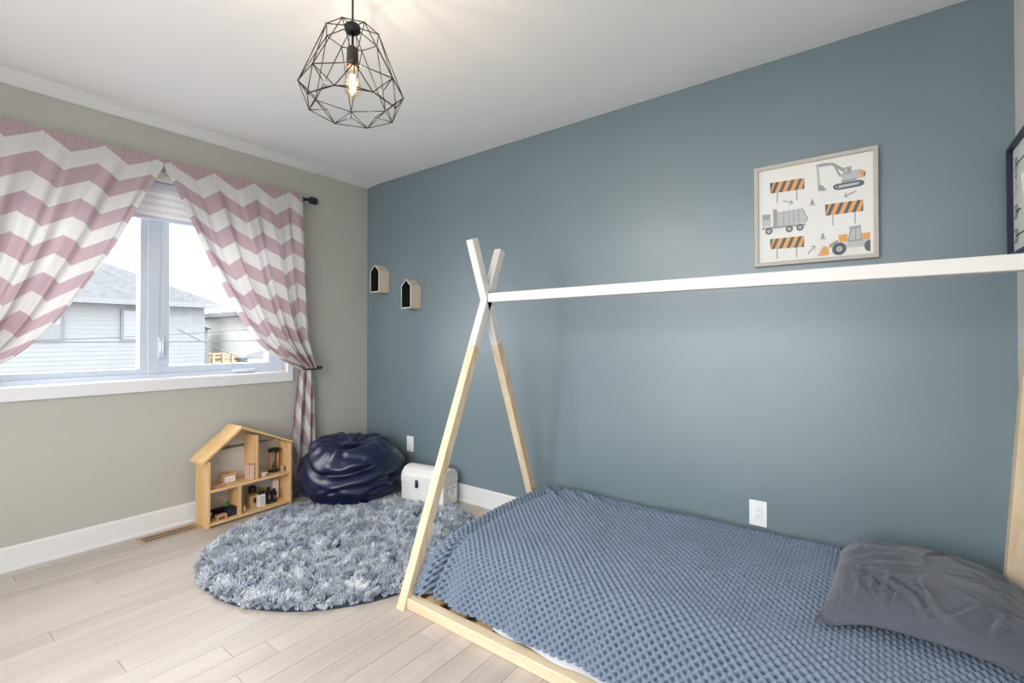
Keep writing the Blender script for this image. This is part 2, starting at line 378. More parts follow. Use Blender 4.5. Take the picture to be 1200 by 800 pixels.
wn = box('window_surround', (1, .45, .55-GZ), (1.04, 1.25, 1.25-GZ), m_darkframe, h3); box('pane', (1.03, .52, .62-GZ), (1.05, 1.18, 1.18-GZ), m_dkwin, wn)
dk = empty('wooden_deck', (-17, 5.2, GZ), label='orange wooden deck frame in the neighbouring yard', cat='deck')
m_deck = mat('orange_timber', (142, 120, 94), .7)
for yy in (0, .35, .7): box('post', (0, yy, 0), (.09, yy+.09, .55-GZ), m_deck, dk)
for z in (.0, .18, .36, .5): box('board', (-.04, -.1, z-GZ), (.02, .9, z-GZ+.08), m_deck, dk)
sd = empty('garden_shed', (-17.5, 7.1, GZ), label='low white garden shed with a shallow rounded roof', cat='shed')
box('wall_body', (-.8, -.7, 0), (.8, .9, .35-GZ), m_siding2, sd)
prism('roof', [(-.85, .35-GZ), (1.05, .35-GZ), (.9, .5-GZ), (.4, .62-GZ), (-.3, .62-GZ), (-.75, .48-GZ)], -.9, .9, m_fascia, sd, plane='yz')
def cable(a, b, sag, lbl):
    a = Vector(a); b = Vector(b); pts = [a.lerp(b, t/16)-Vector((0, 0, sag*4*(t/16)*(1-t/16))) for t in range(17)]
    c = [(p.x, p.y, p.z) for p in pts]; o = tube('power_line', c, .012, m_cable, None, 6); tag(o, lbl, 'cable', 'cables across the yard')
cable((-9, -9, 1.35), (-9, 9, 1.25), .22, 'thin horizontal utility cable at window height outside')
cable((-10, -9, .95), (-12, 9, 1.9), .3, 'thin utility cable slanting up over the yard outside')
cable((-9, 1.5, 1.35), (-14, 9, -.9), .25, 'thin utility cable slanting down towards the far house outside')

# ------------------------------------------------------------------ curtains
def curtain_mat():
    m = bpy.data.materials.new('mauve_chevron_fabric'); m.use_nodes = True; nt = m.node_tree; N = nt.nodes; L = nt.links
    b = N['Principled BSDF']; uv = N.new('ShaderNodeUVMap'); sp = N.new('ShaderNodeSeparateXYZ'); L.new(uv.outputs[0], sp.inputs[0])
    def math_(op, a, v=None, c=None):
        n = N.new('ShaderNodeMath'); n.operation = op
        for i, q in enumerate((a, v, c)):
            if q is None: continue
            if isinstance(q, (int, float)): n.inputs[i].default_value = q
            else: L.new(q, n.inputs[i])
        return n.outputs[0]
    PER = .245
    tri = math_('PINGPONG', math_('ADD', sp.outputs[0], 10*PER-.03), PER/2)          # 0 at peaks .. PER/2 at valleys
    tri = math_('MULTIPLY', tri, .078/(PER/2))
    wv = math_('SUBTRACT', math_('SUBTRACT', sp.outputs[1], tri), .012-2.14)
    fr = math_('FRACT', math_('DIVIDE', wv, .214))
    st = math_('GREATER_THAN', fr, .5)
    n = N.new('ShaderNodeTexNoise'); n.inputs['Scale'].default_value = 260; L.new(uv.outputs[0], n.inputs['Vector'])
    mx = N.new('ShaderNodeMixRGB'); L.new(st, mx.inputs[0]); mx.inputs[1].default_value = lin((216, 214, 211)); mx.inputs[2].default_value = lin((186, 163, 168))
    mv = N.new('ShaderNodeMixRGB'); mv.blend_type = 'MULTIPLY'; mv.inputs[0].default_value = .12; L.new(mx.outputs[0], mv.inputs[1]); L.new(n.outputs[0], mv.inputs[2])
    L.new(mv.outputs[0], b.inputs['Base Color']); b.inputs['Roughness'].default_value = .9; b.inputs['Specular IOR Level'].default_value = .1
    tr = N.new('ShaderNodeBsdfTranslucent'); L.new(mv.outputs[0], tr.inputs[0])
    ms = N.new('ShaderNodeMixShader'); ms.inputs[0].default_value = .16; o = N['Material Output']
    L.new(b.outputs[0], ms.inputs[1]); L.new(tr.outputs[0], ms.inputs[2]); L.new(ms.outputs[0], o.inputs[0])
    bp = N.new('ShaderNodeBump'); bp.inputs['Strength'].default_value = .15; bp.inputs['Distance'].default_value = .001; L.new(n.outputs[0], bp.inputs['Height']); L.new(bp.outputs[0], b.inputs['Normal'])
    return m
m_curt = curtain_mat()
ROD_X, ROD_Z = .085, 2.185
IN = [(-1.4905, 2.215), (-1.4905, 2.170), (-1.455, 2.095), (-1.385, 1.943), (-1.268, 1.671), (-1.160, 1.464), (-1.015, 1.216), (-.868, 1.052), (-.70, .955), (-.645, .925)]
OUT = [(-.636, 2.215), (-.634, 2.165), (-.630, 2.02), (-.620, 1.8), (-.612, 1.57), (-.592, 1.254), (-.565, 1.08), (-.545, .998), (-.53, .95), (-.528, .925)]
def curtain(flip, seed, label):
    NU, NS = 170, 150
    a, la = spline(IN, NS); b, lb = spline(OUT, NS)
    root = empty('curtain', (0, -1.4925, 0), label=label, cat='curtain', group='chevron curtains at the window')
    u = np.linspace(0, 1, NU)[:, None]; s = np.linspace(0, 1, NS)[None, :]
    uu = u+.05*u*(1-u)*np.sin(2*PI*(3*u+.3))*(1-s)
    Y = a[None, :, 0]*(1-uu)+b[None, :, 0]*uu; Z = a[None, :, 1]*(1-uu)+b[None, :, 1]*uu
    # material length along every thread
    dl = np.sqrt(np.diff(Y, axis=1)**2+np.diff(Z, axis=1)**2); V = np.concatenate([np.zeros((NU, 1)), np.cumsum(dl, axis=1)], 1)
    r = np.random.default_rng(seed); ph = r.uniform(0, 6.28, 6)
    wide = (b[:, 0]-a[:, 0])[None, :]
    env = np.clip((s-.02)/.35, 0, 1); gather = np.clip((s-.55)/.4, 0, 1)
    X = .019*env*np.sin(2*PI*(4.2*uu+.25*s)+ph[0])+.010*env*np.sin(2*PI*(7.3*uu-.3*s)+ph[1])+.005*np.sin(2*PI*(11*uu)+ph[2])*env
    X += .016*env*(1-np.abs(np.sin(PI*(2.6*uu+.16*s+ph[5]))))**4-.008*env*(1-np.abs(np.sin(PI*(3.7*uu-.2*s+ph[4]))))**5
    X += gather*(.018*np.sin(2*PI*5*uu+ph[3])+.010*np.sin(2*PI*9*uu+ph[4]))
    roll = np.clip((s-.25)/.3, 0, 1)
    X += roll*(.030*np.exp(-((u-.075)/.05)**2)-.030*np.exp(-(u/.035)**2))            # leading edge rolls over
    top = np.exp(-(s/.035)**2)
    ruff = np.sin(2*PI*26*u+2*np.sin(9*u))*.5+np.sin(2*PI*41*u+ph[5])*.5
    X += top*.004*ruff
    Z = Z+np.exp(-(s/.012)**2)*(.006*ruff)
    XX = ROD_X+.012+X*(1-.75*np.exp(-(s/.05)**2))
    XX = np.maximum(XX, .030)
    # sag of the header behind the rod
    P = np.stack([XX, Y+1.4925, Z], -1); UV = np.stack([uu*.86+0*s, V], -1)
    if flip: P[..., 1] *= -1
    grid('panel', P, m_curt, root, UV)
    # header sleeve behind the rod
    hp = P[:, :10].copy(); hp[..., 0] = ROD_X-.013+.002*ruff; grid('header_sleeve', hp, m_curt, root, UV[:, :10])
    # tail below the holdback
    NT = 70; t = np.linspace(0, 1, NT)[None, :]; q = u
    wid = .115+.075*np.sin(t*PI*.55)+0*q; yc = -.587-.03*t
    Yt = yc+wid*(q-.5); Zt = .925-.875*t+0*q
    Xt = .068+(.020+.008*t)*np.sin(2*PI*2.6*q+1.2+.6*t+ph[1])+.007*np.sin(2*PI*6*q+ph[2])+0*t
    Xt = np.clip(Xt, .03, .104)
    Pt = np.stack([Xt, Yt+1.4925, Zt], -1); UVt = np.stack([q*.5+0*t, V[:, -1:]+.875*t], -1)
    if flip: Pt[..., 1] *= -1
    grid('tail', Pt, m_curt, root, UVt)
    return root
curtain(False, 3, 'mauve and white chevron curtain swept back towards the bean bag corner')
curtain(True, 11, 'mauve and white chevron curtain swept away from the bean bag corner')
rod = empty('curtain_rod', (ROD_X, -1.4925, ROD_Z), label='black curtain rod with cylinder end caps above the window', cat='curtain rod')
tube('rod', [(0, -.91, 0), (0, .91, 0)], .008, m_black, rod, 12)
for s in (-1, 1):
    f = lathe('finial', [(.0, 0), (.010, 0), (.010, .012), (.007, .014), (.007, .024), (.022, .027), (.026, .032), (.026, .074), (.023, .079), (0, .079)], m_black, rod, 20)
    f.rotation_euler = (-s*PI/2, 0, 0); f.location = (0, s*.895, 0)
    br = box('bracket', (-ROD_X+.001, s*.885-.006, -.012), (.004, s*.885+.006, -.0075), m_black, rod, bev=.001)
    box('wall_plate', (-ROD_X+.0005, s*.885-.012, -.045), (-ROD_X+.005, s*.885+.012, .02), m_black, rod, bev=.001)
for s, lb in ((1, 'black metal curtain holdback hook beside the bean bag corner'), (-1, 'black metal curtain holdback hook on the side away from the bean bag')):
    hb = empty('curtain_holdback', (0, -1.4925+s*(1.4925-.51), .925), label=lb, cat='holdback')
    tube('wall_arm', [(.001, 0, .012), (.03, 0, .012), (.155, 0, .012)], .0055, m_black, hb, 10)
    tube('hook_bar', [(.155, 0, .012), (.162, -s*.004, .008), (.165, -s*.02, .002), (.160, -s*.06, 0), (.15, -s*.105, 0), (.13, -s*.135, 0)], .0065, m_black, hb, 10)
    lathe('rosette', [(.0, 0), (.016, 0), (.016, .004), (.0, .006)], m_black, hb, 16).rotation_euler = (0, PI/2, 0)

# ------------------------------------------------------------------ rug
RC, RR = (1.03, -.865), .748
rug = empty('round_rug', (RC[0], RC[1], 0), label='round slate blue shag rug on the pale plank floor', cat='rug')
m_rugbase = mat('rug_backing', (44, 54, 74), .95)
lathe('backing', [(0, .0005), (RR-.020, .0005), (RR-.016, .005), (RR-.022, .010), (0, .010)], m_rugbase, rug, 96)
def rug_pile():
    NC = 4700; ang = rng.uniform(0, 2*PI, NC); rad = (RR-.012)*np.sqrt(rng.uniform(0, 1, NC))
    ccx, ccy = rad*np.cos(ang), rad*np.sin(ang)
    lean = 2.6*fnoise(np.stack([ccx, ccy], -1), 6.0, 30)+rng.normal(0, .7, NC); lm = rng.uniform(.35, 1.25, NC)
    NT = 23; n = NC*NT
    cx_ = np.repeat(ccx, NT)+rng.normal(0, .0062, n); cy_ = np.repeat(ccy, NT)+rng.normal(0, .0062, n)
    rr = np.hypot(cx_, cy_); 
    gx, gy = cx_+RC[0], cy_+RC[1]                                        # no pile under the bean bag and the chest
    ca, sa = math.cos(math.radians(10.5)), math.sin(math.radians(10.5)); ux, uy = (gx-.958)*ca+(gy+.178)*sa, -(gx-.958)*sa+(gy+.178)*ca
    ok = (rr < RR-.006) & (np.hypot(gx-.395, gy+.412) > .30) & ~((np.abs(ux) < .176) & (np.abs(uy) < .088))
    la = np.repeat(lean, NT)+rng.normal(0, .5, n); lmm = np.repeat(lm, NT)*rng.uniform(.6, 1.25, n)
    # at the rim the pile falls outwards
    edge = np.clip((rr-(RR-.05))/.05, 0, 1); oa = np.arctan2(cy_, cx_)
    dx = np.cos(la)*(1-edge)+np.cos(oa)*edge; dy = np.sin(la)*(1-edge)+np.sin(oa)*edge
    dn = np.hypot(dx, dy)+1e-6; dx /= dn; dy /= dn
    hgt = rng.uniform(.025, .036, n)*np.repeat(np.clip(rng.normal(.98, .17, NC), .5, 1.3), NT)*(1-.45*edge); wd = rng.uniform(.0013, .0023, n)
    reach = hgt*lmm*.85*(1-.2*edge)
    tone = np.clip(.5+.15*np.repeat(rng.normal(0, 1, NC), NT)+rng.normal(0, .10, n)+.13*np.repeat(fnoise(np.stack([ccx, ccy], -1), 5.0, 31), NT), 0, 1)
    pa = rng.uniform(0, 2*PI, n); wx, wy = np.cos(pa)*wd, np.sin(pa)*wd
    V = np.zeros((n, 7, 3)); z0 = .010
    lv = [(0, 0), (.45, .62), (1, 1)]
    for j, (f, h) in enumerate(lv[:2]):
        tw = 1.0 if j == 0 else .95
        V[:, 2*j] = np.stack([cx_+dx*reach*f-wx*tw, cy_+dy*reach*f-wy*tw, z0+hgt*h], 1)
        V[:, 2*j+1] = np.stack([cx_+dx*reach*f+wx*tw, cy_+dy*reach*f+wy*tw, z0+hgt*h], 1)
    droop = np.where(lmm > .8, .86, 1.0)*(1-.75*edge)
    V[:, 4] = np.stack([cx_+dx*reach-wx*.6, cy_+dy*reach-wy*.6, z0+hgt*droop], 1)
    V[:, 5] = np.stack([cx_+dx*reach+wx*.6, cy_+dy*reach+wy*.6, z0+hgt*droop], 1)
    V = V[ok][:, :6]; tone = tone[ok]; n = len(V)
    base = (np.arange(n)*6)[:, None]
    q = np.concatenate([base+np.array([[0, 1, 3, 2]]), base+np.array([[2, 3, 5, 4]])], 1).reshape(-1, 4)
    me = bpy.data.meshes.new('pile'); me.vertices.add(n*6); me.vertices.foreach_set('co', V.reshape(-1).astype(np.float32))
    me.loops.add(q.size); me.loops.foreach_set('vertex_index', q.ravel().astype(np.int32))
    me.polygons.add(len(q)); me.polygons.foreach_set('loop_start', np.arange(0, q.size, 4, dtype=np.int32)); me.polygons.foreach_set('loop_total', np.full(len(q), 4, dtype=np.int32))
    at = me.attributes.new('tone', 'FLOAT', 'POINT'); at.data.foreach_set('value', np.repeat(tone, 6).astype(np.float32))
    me.update()
    m = bpy.data.materials.new('slate_blue_yarn'); m.use_nodes = True; N = m.node_tree.nodes; L = m.node_tree.links; b = N['Principled BSDF']
    a = N.new('ShaderNodeAttribute'); a.attribute_name = 'tone'; r = N.new('ShaderNodeValToRGB')
    r.color_ramp.elements[0].position = .05; r.color_ramp.elements[0].color = lin((140, 153, 173)); r.color_ramp.elements[1].position = .95; r.color_ramp.elements[1].color = lin((240, 242, 244))
    L.new(a.outputs['Fac'], r.inputs[0]); L.new(r.outputs[0], b.inputs['Base Color']); b.inputs['Roughness'].default_value = .85; b.inputs['Specular IOR Level'].default_value = .2
    o = link('pile', me, m, rug); tag(o, kind='stuff')
rug_pile()
RUGZ = .026

# ------------------------------------------------------------------ floor vent
fv = empty('floor_vent', (.118, -1.46, 0), label='brown metal floor vent register by the white baseboard', cat='vent')
m_vent = mat('bronze_vent_metal', (186, 164, 140), .45, metal=.25); m_vdark = mat('vent_duct_dark', (52, 38, 32), .8)
bm = bmesh.new()
for a, b in (((-.054, -.147, 0), (-.040, .147, .005)), ((.040, -.147, 0), (.054, .147, .005)), ((-.04, -.147, 0), (.04, -.132, .005)), ((-.04, .132, 0), (.04, .147, .005)), ((-.003, -.132, 0), (.003, .132, .0045))): b_box(bm, a, b, .001)
done('frame', bm, m_vent, fv); box('duct', (-.04, -.132, .0002), (.04, .132, .001), m_vdark, fv)
bm = bmesh.new()
for i in range(22):
    y = -.126+i*.012
    b_box(bm, (-.04, y-.0015, .001), (.04, y+.0015, .0035))
tag(done('slats', bm, m_vent, fv), kind='stuff')

# ------------------------------------------------------------------ bed
POLE = .045
bed = empty('tipi_bed', (2.81, -.608, 0), label='pine house-shaped floor bed with crossed white-tipped poles and ridge beam', cat='bed')
m_whitecoat = m_white_paint
def pole_pair(xc, sx):
    # (foot y, top y) of the two crossing poles, given at their front-facing ridge
    for nm, yf, slope, ztop in (('front', -1.158, .4075, 1.632), ('back', -.107, -.372, 1.644)):
        n = Vector((0, slope, 1)).normalized(); side = Vector((1, 0, 0)); dep = Vector((0, 1, -slope)).normalized()
        ZP = 1.116
        def ringpts(z0, level=False):
            c = Vector((xc, yf+slope*z0, z0)); wdt = POLE/n.z if level else POLE
            d = Vector((0, 1, 0)) if level else dep
            if slope < 0 and not level: d = dep
            return [c-side*POLE/2, c+side*POLE/2, c+side*POLE/2+d*wdt, c-side*POLE/2+d*wdt]
        off = Vector((2.81, -.608, 0))
        for part, za, zb, mm, la, lb in (('pole', 0, ZP, m_pine_z, True, False), ('pole_tip', ZP, ztop, m_whitecoat, False, False)):
            A = ringpts(za, la); B = ringpts(zb, lb)
            bm = bmesh.new(); va = [bm.verts.new(p-off) for p in A]; vb = [bm.verts.new(p-off) for p in B]
            bm.faces.new(va[::-1]); bm.faces.new(vb)
            for i in range(4): bm.faces.new((va[i], va[(i+1) % 4], vb[(i+1) % 4], vb[i]))
            bmesh.ops.bevel(bm, geom=[e for e in bm.edges if (e.verts[0] in va) != (e.verts[1] in va)], offset=.002, segments=1, affect='EDGES')
            done(part, bm, mm, bed)
pole_pair(1.8225, 1); pole_pair(3.8025, -1)
X0, X1 = 1.845-2.81, 3.78-2.81
def bb(nm, a, b, m): return box(nm, (a[0]-2.81, a[1]+.608, a[2]), (b[0]-2.81, b[1]+.608, b[2]), m, bed, bev=.002)
bb('ridge_beam', (1.846, -.602, 1.338), (3.779, -.557, 1.384), m_whitecoat)
bb('rail', (1.846, -1.136, .001), (3.779, -1.091, .046), m_pine_x); bb('rail', (1.846, -.118, .001), (3.779, -.073, .046), m_pine_x)
bb('end_rail', (1.80, -1.09, .012), (1.845, -.12, .045), m_pine_y); bb('end_rail', (3.78, -1.09, .012), (3.825, -.12, .045), m_pine_y)
for i in range(13):
    xs = 1.90+i*.143
    bb('slat', (xs, -1.0905, .024), (xs+.085, -.1185, .042), m_pine_y)
mt = empty('mattress', (2.82, -.59, .0425), label='white mattress lying low on the bed slats under the dotted blanket', cat='mattress')
m_sheet = mat('white_sheet_cotton', (212, 213, 217), .85, bump=.1, bscale=40)
bm = bmesh.new(); b_box(bm, (-.86, -.38, 0), (.92, .48, .180), bev=.06, seg=4); done('core', bm, m_sheet, mt, True)
# sheet edge showing between blanket and rail
nS = 240; xs = np.linspace(2.28, 3.74, nS); tt = np.linspace(0, 1, 8)[None, :]
hem = -1.099+.007*np.sin(xs*14)+.005*np.sin(xs*31+1)
Ps = np.stack([xs[:, None]+0*tt, -.99+(hem[:, None]+.99)*tt, .10-.0505*tt+.004*np.sin(xs[:, None]*23)*tt], -1)
Ps[..., 2] = np.maximum(Ps[..., 2], .0495)
tag(grid('bed_sheet', Ps, m_sheet, None), 'edge of a white cotton sheet showing above the bed rail', 'sheet')

def blanket():
    STEP = .0025
    fr = [(-.058, .14), (-.050, .20), (-.058, .243), (-.085, .266), (-.3, .2745), (-.6, .272), (-.82, .266), (-.93, .250), (-1.0, .215), (-1.05, .155), (-1.082, .10), (-1.098, .063)]
    _, Lc = spline(fr, 50); nc = int(Lc/STEP); C, Lc = spline(fr, nc)
    # lengthwise: hanging foot end, then over the edge and along the top:  (x, drop factor)
    al = [(1.858, .0), (1.8565, .055), (1.857, .11), (1.860, .165), (1.872, .203), (1.900, .216), (1.95, .2185), (2.2, .22), (3.0, .22), (3.765, .22)]
    _, La = spline(al, 50); na = int(La/STEP); A, La = spline(al, na)
    l = np.linspace(0, La, na)[:, None]; c = np.linspace(0, Lc, nc)[None, :]
    D = (A[:, 1]/.22)[:, None]; x = A[:, 0][:, None]+0*c; y = C[:, 0][None, :]+0*l
    zc = C[:, 1][None, :]
    z = .058+(zc-.058)*np.clip(D, 0, 1)
    # front hem is drawn up near the foot
    front = np.clip((c-(Lc-.34))/.34, 0, 1)
    y = y+front*.020*np.exp(-((x-1.99)/.07)**2)+front**2*.006*np.sin(x*17+1)+front**2*.004*np.sin(x*41)
    y = y-.020*front*np.exp(-((x-1.86)/.04)**2)
    top = (1-front)*np.clip(D, 0, 1)
    XY = np.stack([x, y], -1)
    z = z+top*.0055*fnoise(XY, 1.6, 2)+top*.002*fnoise(XY, 4.5, 3)
    # soft crease near the foot and creases by the far pole
    z = z+top*.010*np.exp(-((x-1.925-.05*np.sin(3*y))/.018)**2)-top*.012*np.exp(-((x-1.985-.06*np.sin(3*y))/.022)**2)
    for (x0_, y0_, dx, dy, ln, wd_, am) in ((1.95, -.17, .8, -.6, .13, .012, .018), (2.06, -.13, .85, -.55, .14, .014, .014), (2.18, -.12, .9, -.45, .16, .02, .010), (2.55, -.16, .95, .2, .2, .03, .010)):
        a_ = (x-x0_)*dx+(y-y0_)*dy; b_ = -(x-x0_)*dy+(y-y0_)*dx
        z = z+am*np.exp(-(a_/ln)**2)*(np.exp(-(b_/wd_)**2)-.8*np.exp(-((b_-wd_*1.6)/wd_)**2))
    # gathered folds at the front foot corner
    fold = front**.6*np.exp(-((x-1.95)/.09)**2)
    y = y+fold*.062*np.exp(-((x-1.935-.03*(1-front))/.014)**2)-fold*.020*np.exp(-((x-1.965-.02*(1-front))/.02)**2)-fold*.026*np.exp(-((x-1.898)/.014)**2)
    x = x+(1-np.clip(D, 0, 1))*.006*np.sin(c*38)*(1-np.clip(D, 0, 1))
    x = np.maximum(x, 1.8485)
    P = np.stack([x, y, z], -1)
    # raised dots along the surface normal
    du = np.gradient(P, axis=0); dv = np.gradient(P, axis=1); n = np.cross(dv, du); n /= (np.linalg.norm(n, axis=-1, keepdims=True)+1e-9)
    PER = .031; s_ = (l+c)/PER; t_ = (l-c)/PER
    f = (np.cos(2*PI*s_)+np.cos(2*PI*t_))/2
    pp = np.clip(f, 0, 1); qq = np.clip((-f-.05)/.95, 0, 1); hgt = .0050*pp*pp*(3-2*pp)-.0175*qq*qq*(3-2*qq)
    sgn = np.sign(n[na//2, nc//3, 2])
    P = P+n*sgn*hgt[..., None]
    P[..., 1] = np.minimum(P[..., 1], -.026)
    m = bpy.data.materials.new('slate_minky_fabric'); m.use_nodes = True; N = m.node_tree.nodes; L = m.node_tree.links; b = N['Principled BSDF']
    tc = N.new('ShaderNodeTexCoord'); nn = N.new('ShaderNodeTexNoise'); nn.inputs['Scale'].default_value = 500; nn.inputs['Detail'].default_value = 3; L.new(tc.outputs['Object'], nn.inputs[0])
    r = N.new('ShaderNodeValToRGB'); r.color_ramp.elements[0].color = lin((98, 112, 131)); r.color_ramp.elements[1].color = lin((138, 152, 169)); L.new(nn.outputs[0], r.inputs[0])
    L.new(r.outputs[0], b.inputs['Base Color']); b.inputs['Roughness'].default_value = .75; b.inputs['Sheen Weight'].default_value = .6; b.inputs['Sheen Roughness'].default_value = .4; b.inputs['Specular IOR Level'].default_value = .2
    b.inputs['Sheen Tint'].default_value = lin((170, 190, 215))
    root = grid('blanket', P, m, None); tag(root, 'slate blue minky blanket with raised dots spread over the bed', 'blanket')
blanket()

# pillow
def pillow():
    n = 170; s = np.linspace(-1, 1, n)[:, None]; t = np.linspace(-1, 1, n)[None, :]
    hw, hl = .255, .345
    pin = lambda a: 1-.055*(1-np.abs(a)**2.2)
    X = hw*s*pin(t)*(1+.035*np.abs(s*t)**6); Y = hl*t*pin(s)*(1+.03*np.abs(s*t)**6)
    T = np.clip(1-np.abs(s)**2.6, 0, 1)**.55*np.clip(1-np.abs(t)**3.0, 0, 1)**.55
    P2 = np.stack([X+0*t, Y+0*s], -1)
    e = np.clip(np.minimum(1-np.abs(s)+0*t, 1-np.abs(t)+0*s)/.35, 0, 1)
    # creases running in from the seams
    cr = np.zeros_like(X+Y); r = np.random.default_rng(5)
    for k_ in range(78):
        edge = r.integers(0, 4); q = r.uniform(-.9, .9); ln = r.uniform(.05, .14); ang = r.normal(0, .5)
        if edge == 0: p0 = (-hw*.86, q*hl); d0 = (math.cos(ang), math.sin(ang))
        elif edge == 1: p0 = (hw*.86, q*hl); d0 = (-math.cos(ang), math.sin(ang))
        elif edge == 2: p0 = (q*hw, -hl*.86); d0 = (math.sin(ang), math.cos(ang))
        else: p0 = (q*hw, hl*.86); d0 = (math.sin(ang), -math.cos(ang))
        if edge in (1, 3) and k_ % 3: continue
        a_ = (X-p0[0])*d0[0]+(Y-p0[1])*d0[1]; b_ = -(X-p0[0])*d0[1]+(Y-p0[1])*d0[0]+.012*np.sin(a_*30+q*9)
        w_ = r.uniform(.0045, .011); cr += r.uniform(.003, .007)*np.exp(-((a_-ln*.6)/ln)**2)*(np.exp(-(b_/w_)**2)-.7*np.exp(-((b_-1.7*w_)/w_)**2))
    top = T*.064+e*.003*fnoise(P2, 7, 4)+np.minimum(1, T*1.3)**2*cr*1.5
    bot = -T*.052
    root = empty('pillow', (3.563, -.418, .335), rz=math.radians(-2.5), label='charcoal grey pillow with crumpled cotton cover at the head of the bed', cat='pillow')
    root.rotation_euler = (math.radians(-1.5), math.radians(0), math.radians(-2.5))
    m = mat('charcoal_cotton', (88, 92, 102), .9, var=.08, vscale=12, bump=.12, bscale=300, spec=.15, sheen=.3)
    drop = -.046*np.abs(s)**3*np.abs(t)**3-.022*(np.abs(t)**6+0*s)-.02*np.clip(-s, 0, 1)**4; top = top+drop; bot = np.maximum(bot+drop, -.054+0*bot)
    top = np.maximum(top, bot)
    v = np.concatenate([np.stack([X+0*t, Y+0*s, top], -1).reshape(-1, 3), np.stack([X+0*t, Y+0*s, bot], -1).reshape(-1, 3)])
    idx = np.arange(n*n).reshape(n, n); a = idx[:-1, :-1].ravel(); b = idx[1:, :-1].ravel(); c = idx[1:, 1:].ravel(); d = idx[:-1, 1:].ravel()
    q = np.concatenate([np.stack([a, b, c, d], 1), np.stack([d, c, b, a], 1)+n*n])
    me = bpy.data.meshes.new('cover'); me.from_pydata(v.tolist(), [], q.tolist()); bm = bmesh.new(); bm.from_mesh(me); bmesh.ops.remove_doubles(bm, verts=bm.verts, dist=1e-5); bm.to_mesh(me); bm.free(); me.update()
    link('cover', me, m, root, True)
    # piped seam round the edge
    q_ = np.linspace(0, 1, 40); edge_pts = []
    ii = list(range(0, n, 4))
    seam = [(i, 0) for i in ii]+[(n-1, j) for j in ii]+[(n-1-i, n-1) for i in ii]+[(0, n-1-j) for j in ii]
    XF = X+0*t; YF = Y+0*s
    tube('seam', [(XF[i, j], YF[i, j], top[i, j]) for i, j in seam], .003, m, root, 6)
pillow()

# ------------------------------------------------------------------ bean bag
def bean():
    cx_, cy_ = .395, -.412
    root = empty('bean_bag', (cx_, cy_, .006), label='slumped glossy navy bean bag in the corner of the room', cat='bean bag')
    nu, nv = 260, 170
    th = np.linspace(0, 2*PI, nu, endpoint=False)[:, None]; ph = np.linspace(0.0005, 1, nv)[None, :]
    prof = [(0, .0), (.20, .001), (.285, .012), (.335, .06), (.362, .13), (.362, .20), (.335, .275), (.285, .345), (.23, .392), (.17, .408), (.11, .400), (.05, .385), (.002, .378)]
    Pf, _ = spline(prof, nv)
    R = Pf[:, 0][None, :]; Z = Pf[:, 1][None, :]
    hgt = np.clip(Z/.41, 0, 1)
    dirc = np.stack([np.cos(th)+0*ph, np.sin(th)+0*ph, Z*2.2+0*th], -1)
    fold = np.zeros_like(R+th)
    r = np.random.default_rng(21)
    # radial gathers towards the top and hanging creases round the body
    upper = np.clip((ph-.60)/.18, 0, 1)
    fold += upper*(1-np.clip((ph-.93)/.07, 0, 1))*(.007*np.sin(9*th+1.2*np.sin(2*th))+.006*np.sin(17*th+.7))
    for k_ in range(34):
        t0 = r.uniform(0, 2*PI); z0 = r.uniform(.09, .40); sl = r.normal(0, .22); ln = r.uniform(.08, .26); w_ = r.uniform(.014, .034)
        dt = (th-t0+PI) % (2*PI)-PI; a_ = dt*.36; b_ = (Z-z0)-sl*a_-.25*a_*a_
        fold += r.uniform(.007, .019)*np.exp(-(a_/ln)**2)*(np.exp(-(b_/w_)**2)-.9*np.exp(-((b_+1.6*w_)/w_)**2))
    # slumped seat: a sagging lip with a deep crease under it on the side towards the room
    dt = (th-5.60+PI) % (2*PI)-PI; a_ = dt*.36; b_ = Z-.235-.10*a_-.5*a_*a_
    fold += np.exp(-(a_/.24)**4)*(.026*np.exp(-((b_-.062)/.030)**2)-.036*np.exp(-(b_/.022)**2)+.016*np.exp(-((b_+.055)/.030)**2))
    dt = (th-4.35+PI) % (2*PI)-PI; a_ = dt*.36; b_ = Z-.30+.35*a_
    fold += np.exp(-(a_/.16)**2)*(.018*np.exp(-((b_-.04)/.022)**2)-.030*np.exp(-(b_/.018)**2))
    big = .014*fnoise(dirc, .33, 8)+.006*fnoise(dirc, .9, 9)
    R2 = R*(1+.0*th)+(big+fold)*np.clip(R/.15, 0, 1)*np.clip(Z/.05, 0, 1)
    # lumpy crown: higher towards the window wall, dented in the middle
    Z2 = Z-.045*np.exp(-((ph-.90)/.10)**2)*np.clip(.5+.8*np.cos(th-5.6), 0, 1)+hgt**2*(.012*np.cos(th-2.4)+.014*np.sin(2*th+.6))+upper*.5*fold
    X = R2*np.cos(th); Y = R2*np.sin(th)
    X = np.maximum(X, -cx_+.113); Y = np.minimum(Y, -cy_-.026)
    P = np.stack([X, Y, np.maximum(Z2, 0)], -1)
    m = mat('navy_leatherette', (15, 23, 58), .33, var=.12, vscale=9, bump=.12, bscale=140, spec=.6, coat=.1)
    grid('body', P, m, root, closed_u=True)
    # seams
    for t0 in (.75, 2.9, 5.1):
        j = int(t0/(2*PI)*nu) % nu
        tube('seam', [tuple(P[j, q]) for q in range(int(nv*.22), int(nv*.97), 3)], .0012, m, root, 6)
    lathe('top_patch', [(0, 0), (.055, 0), (.058, .004), (.05, .008), (0, .01)], m, root, 20, at=(0, 0, float(P[:, -1, 2].mean())-.002))
    root.location.z = .013
bean()

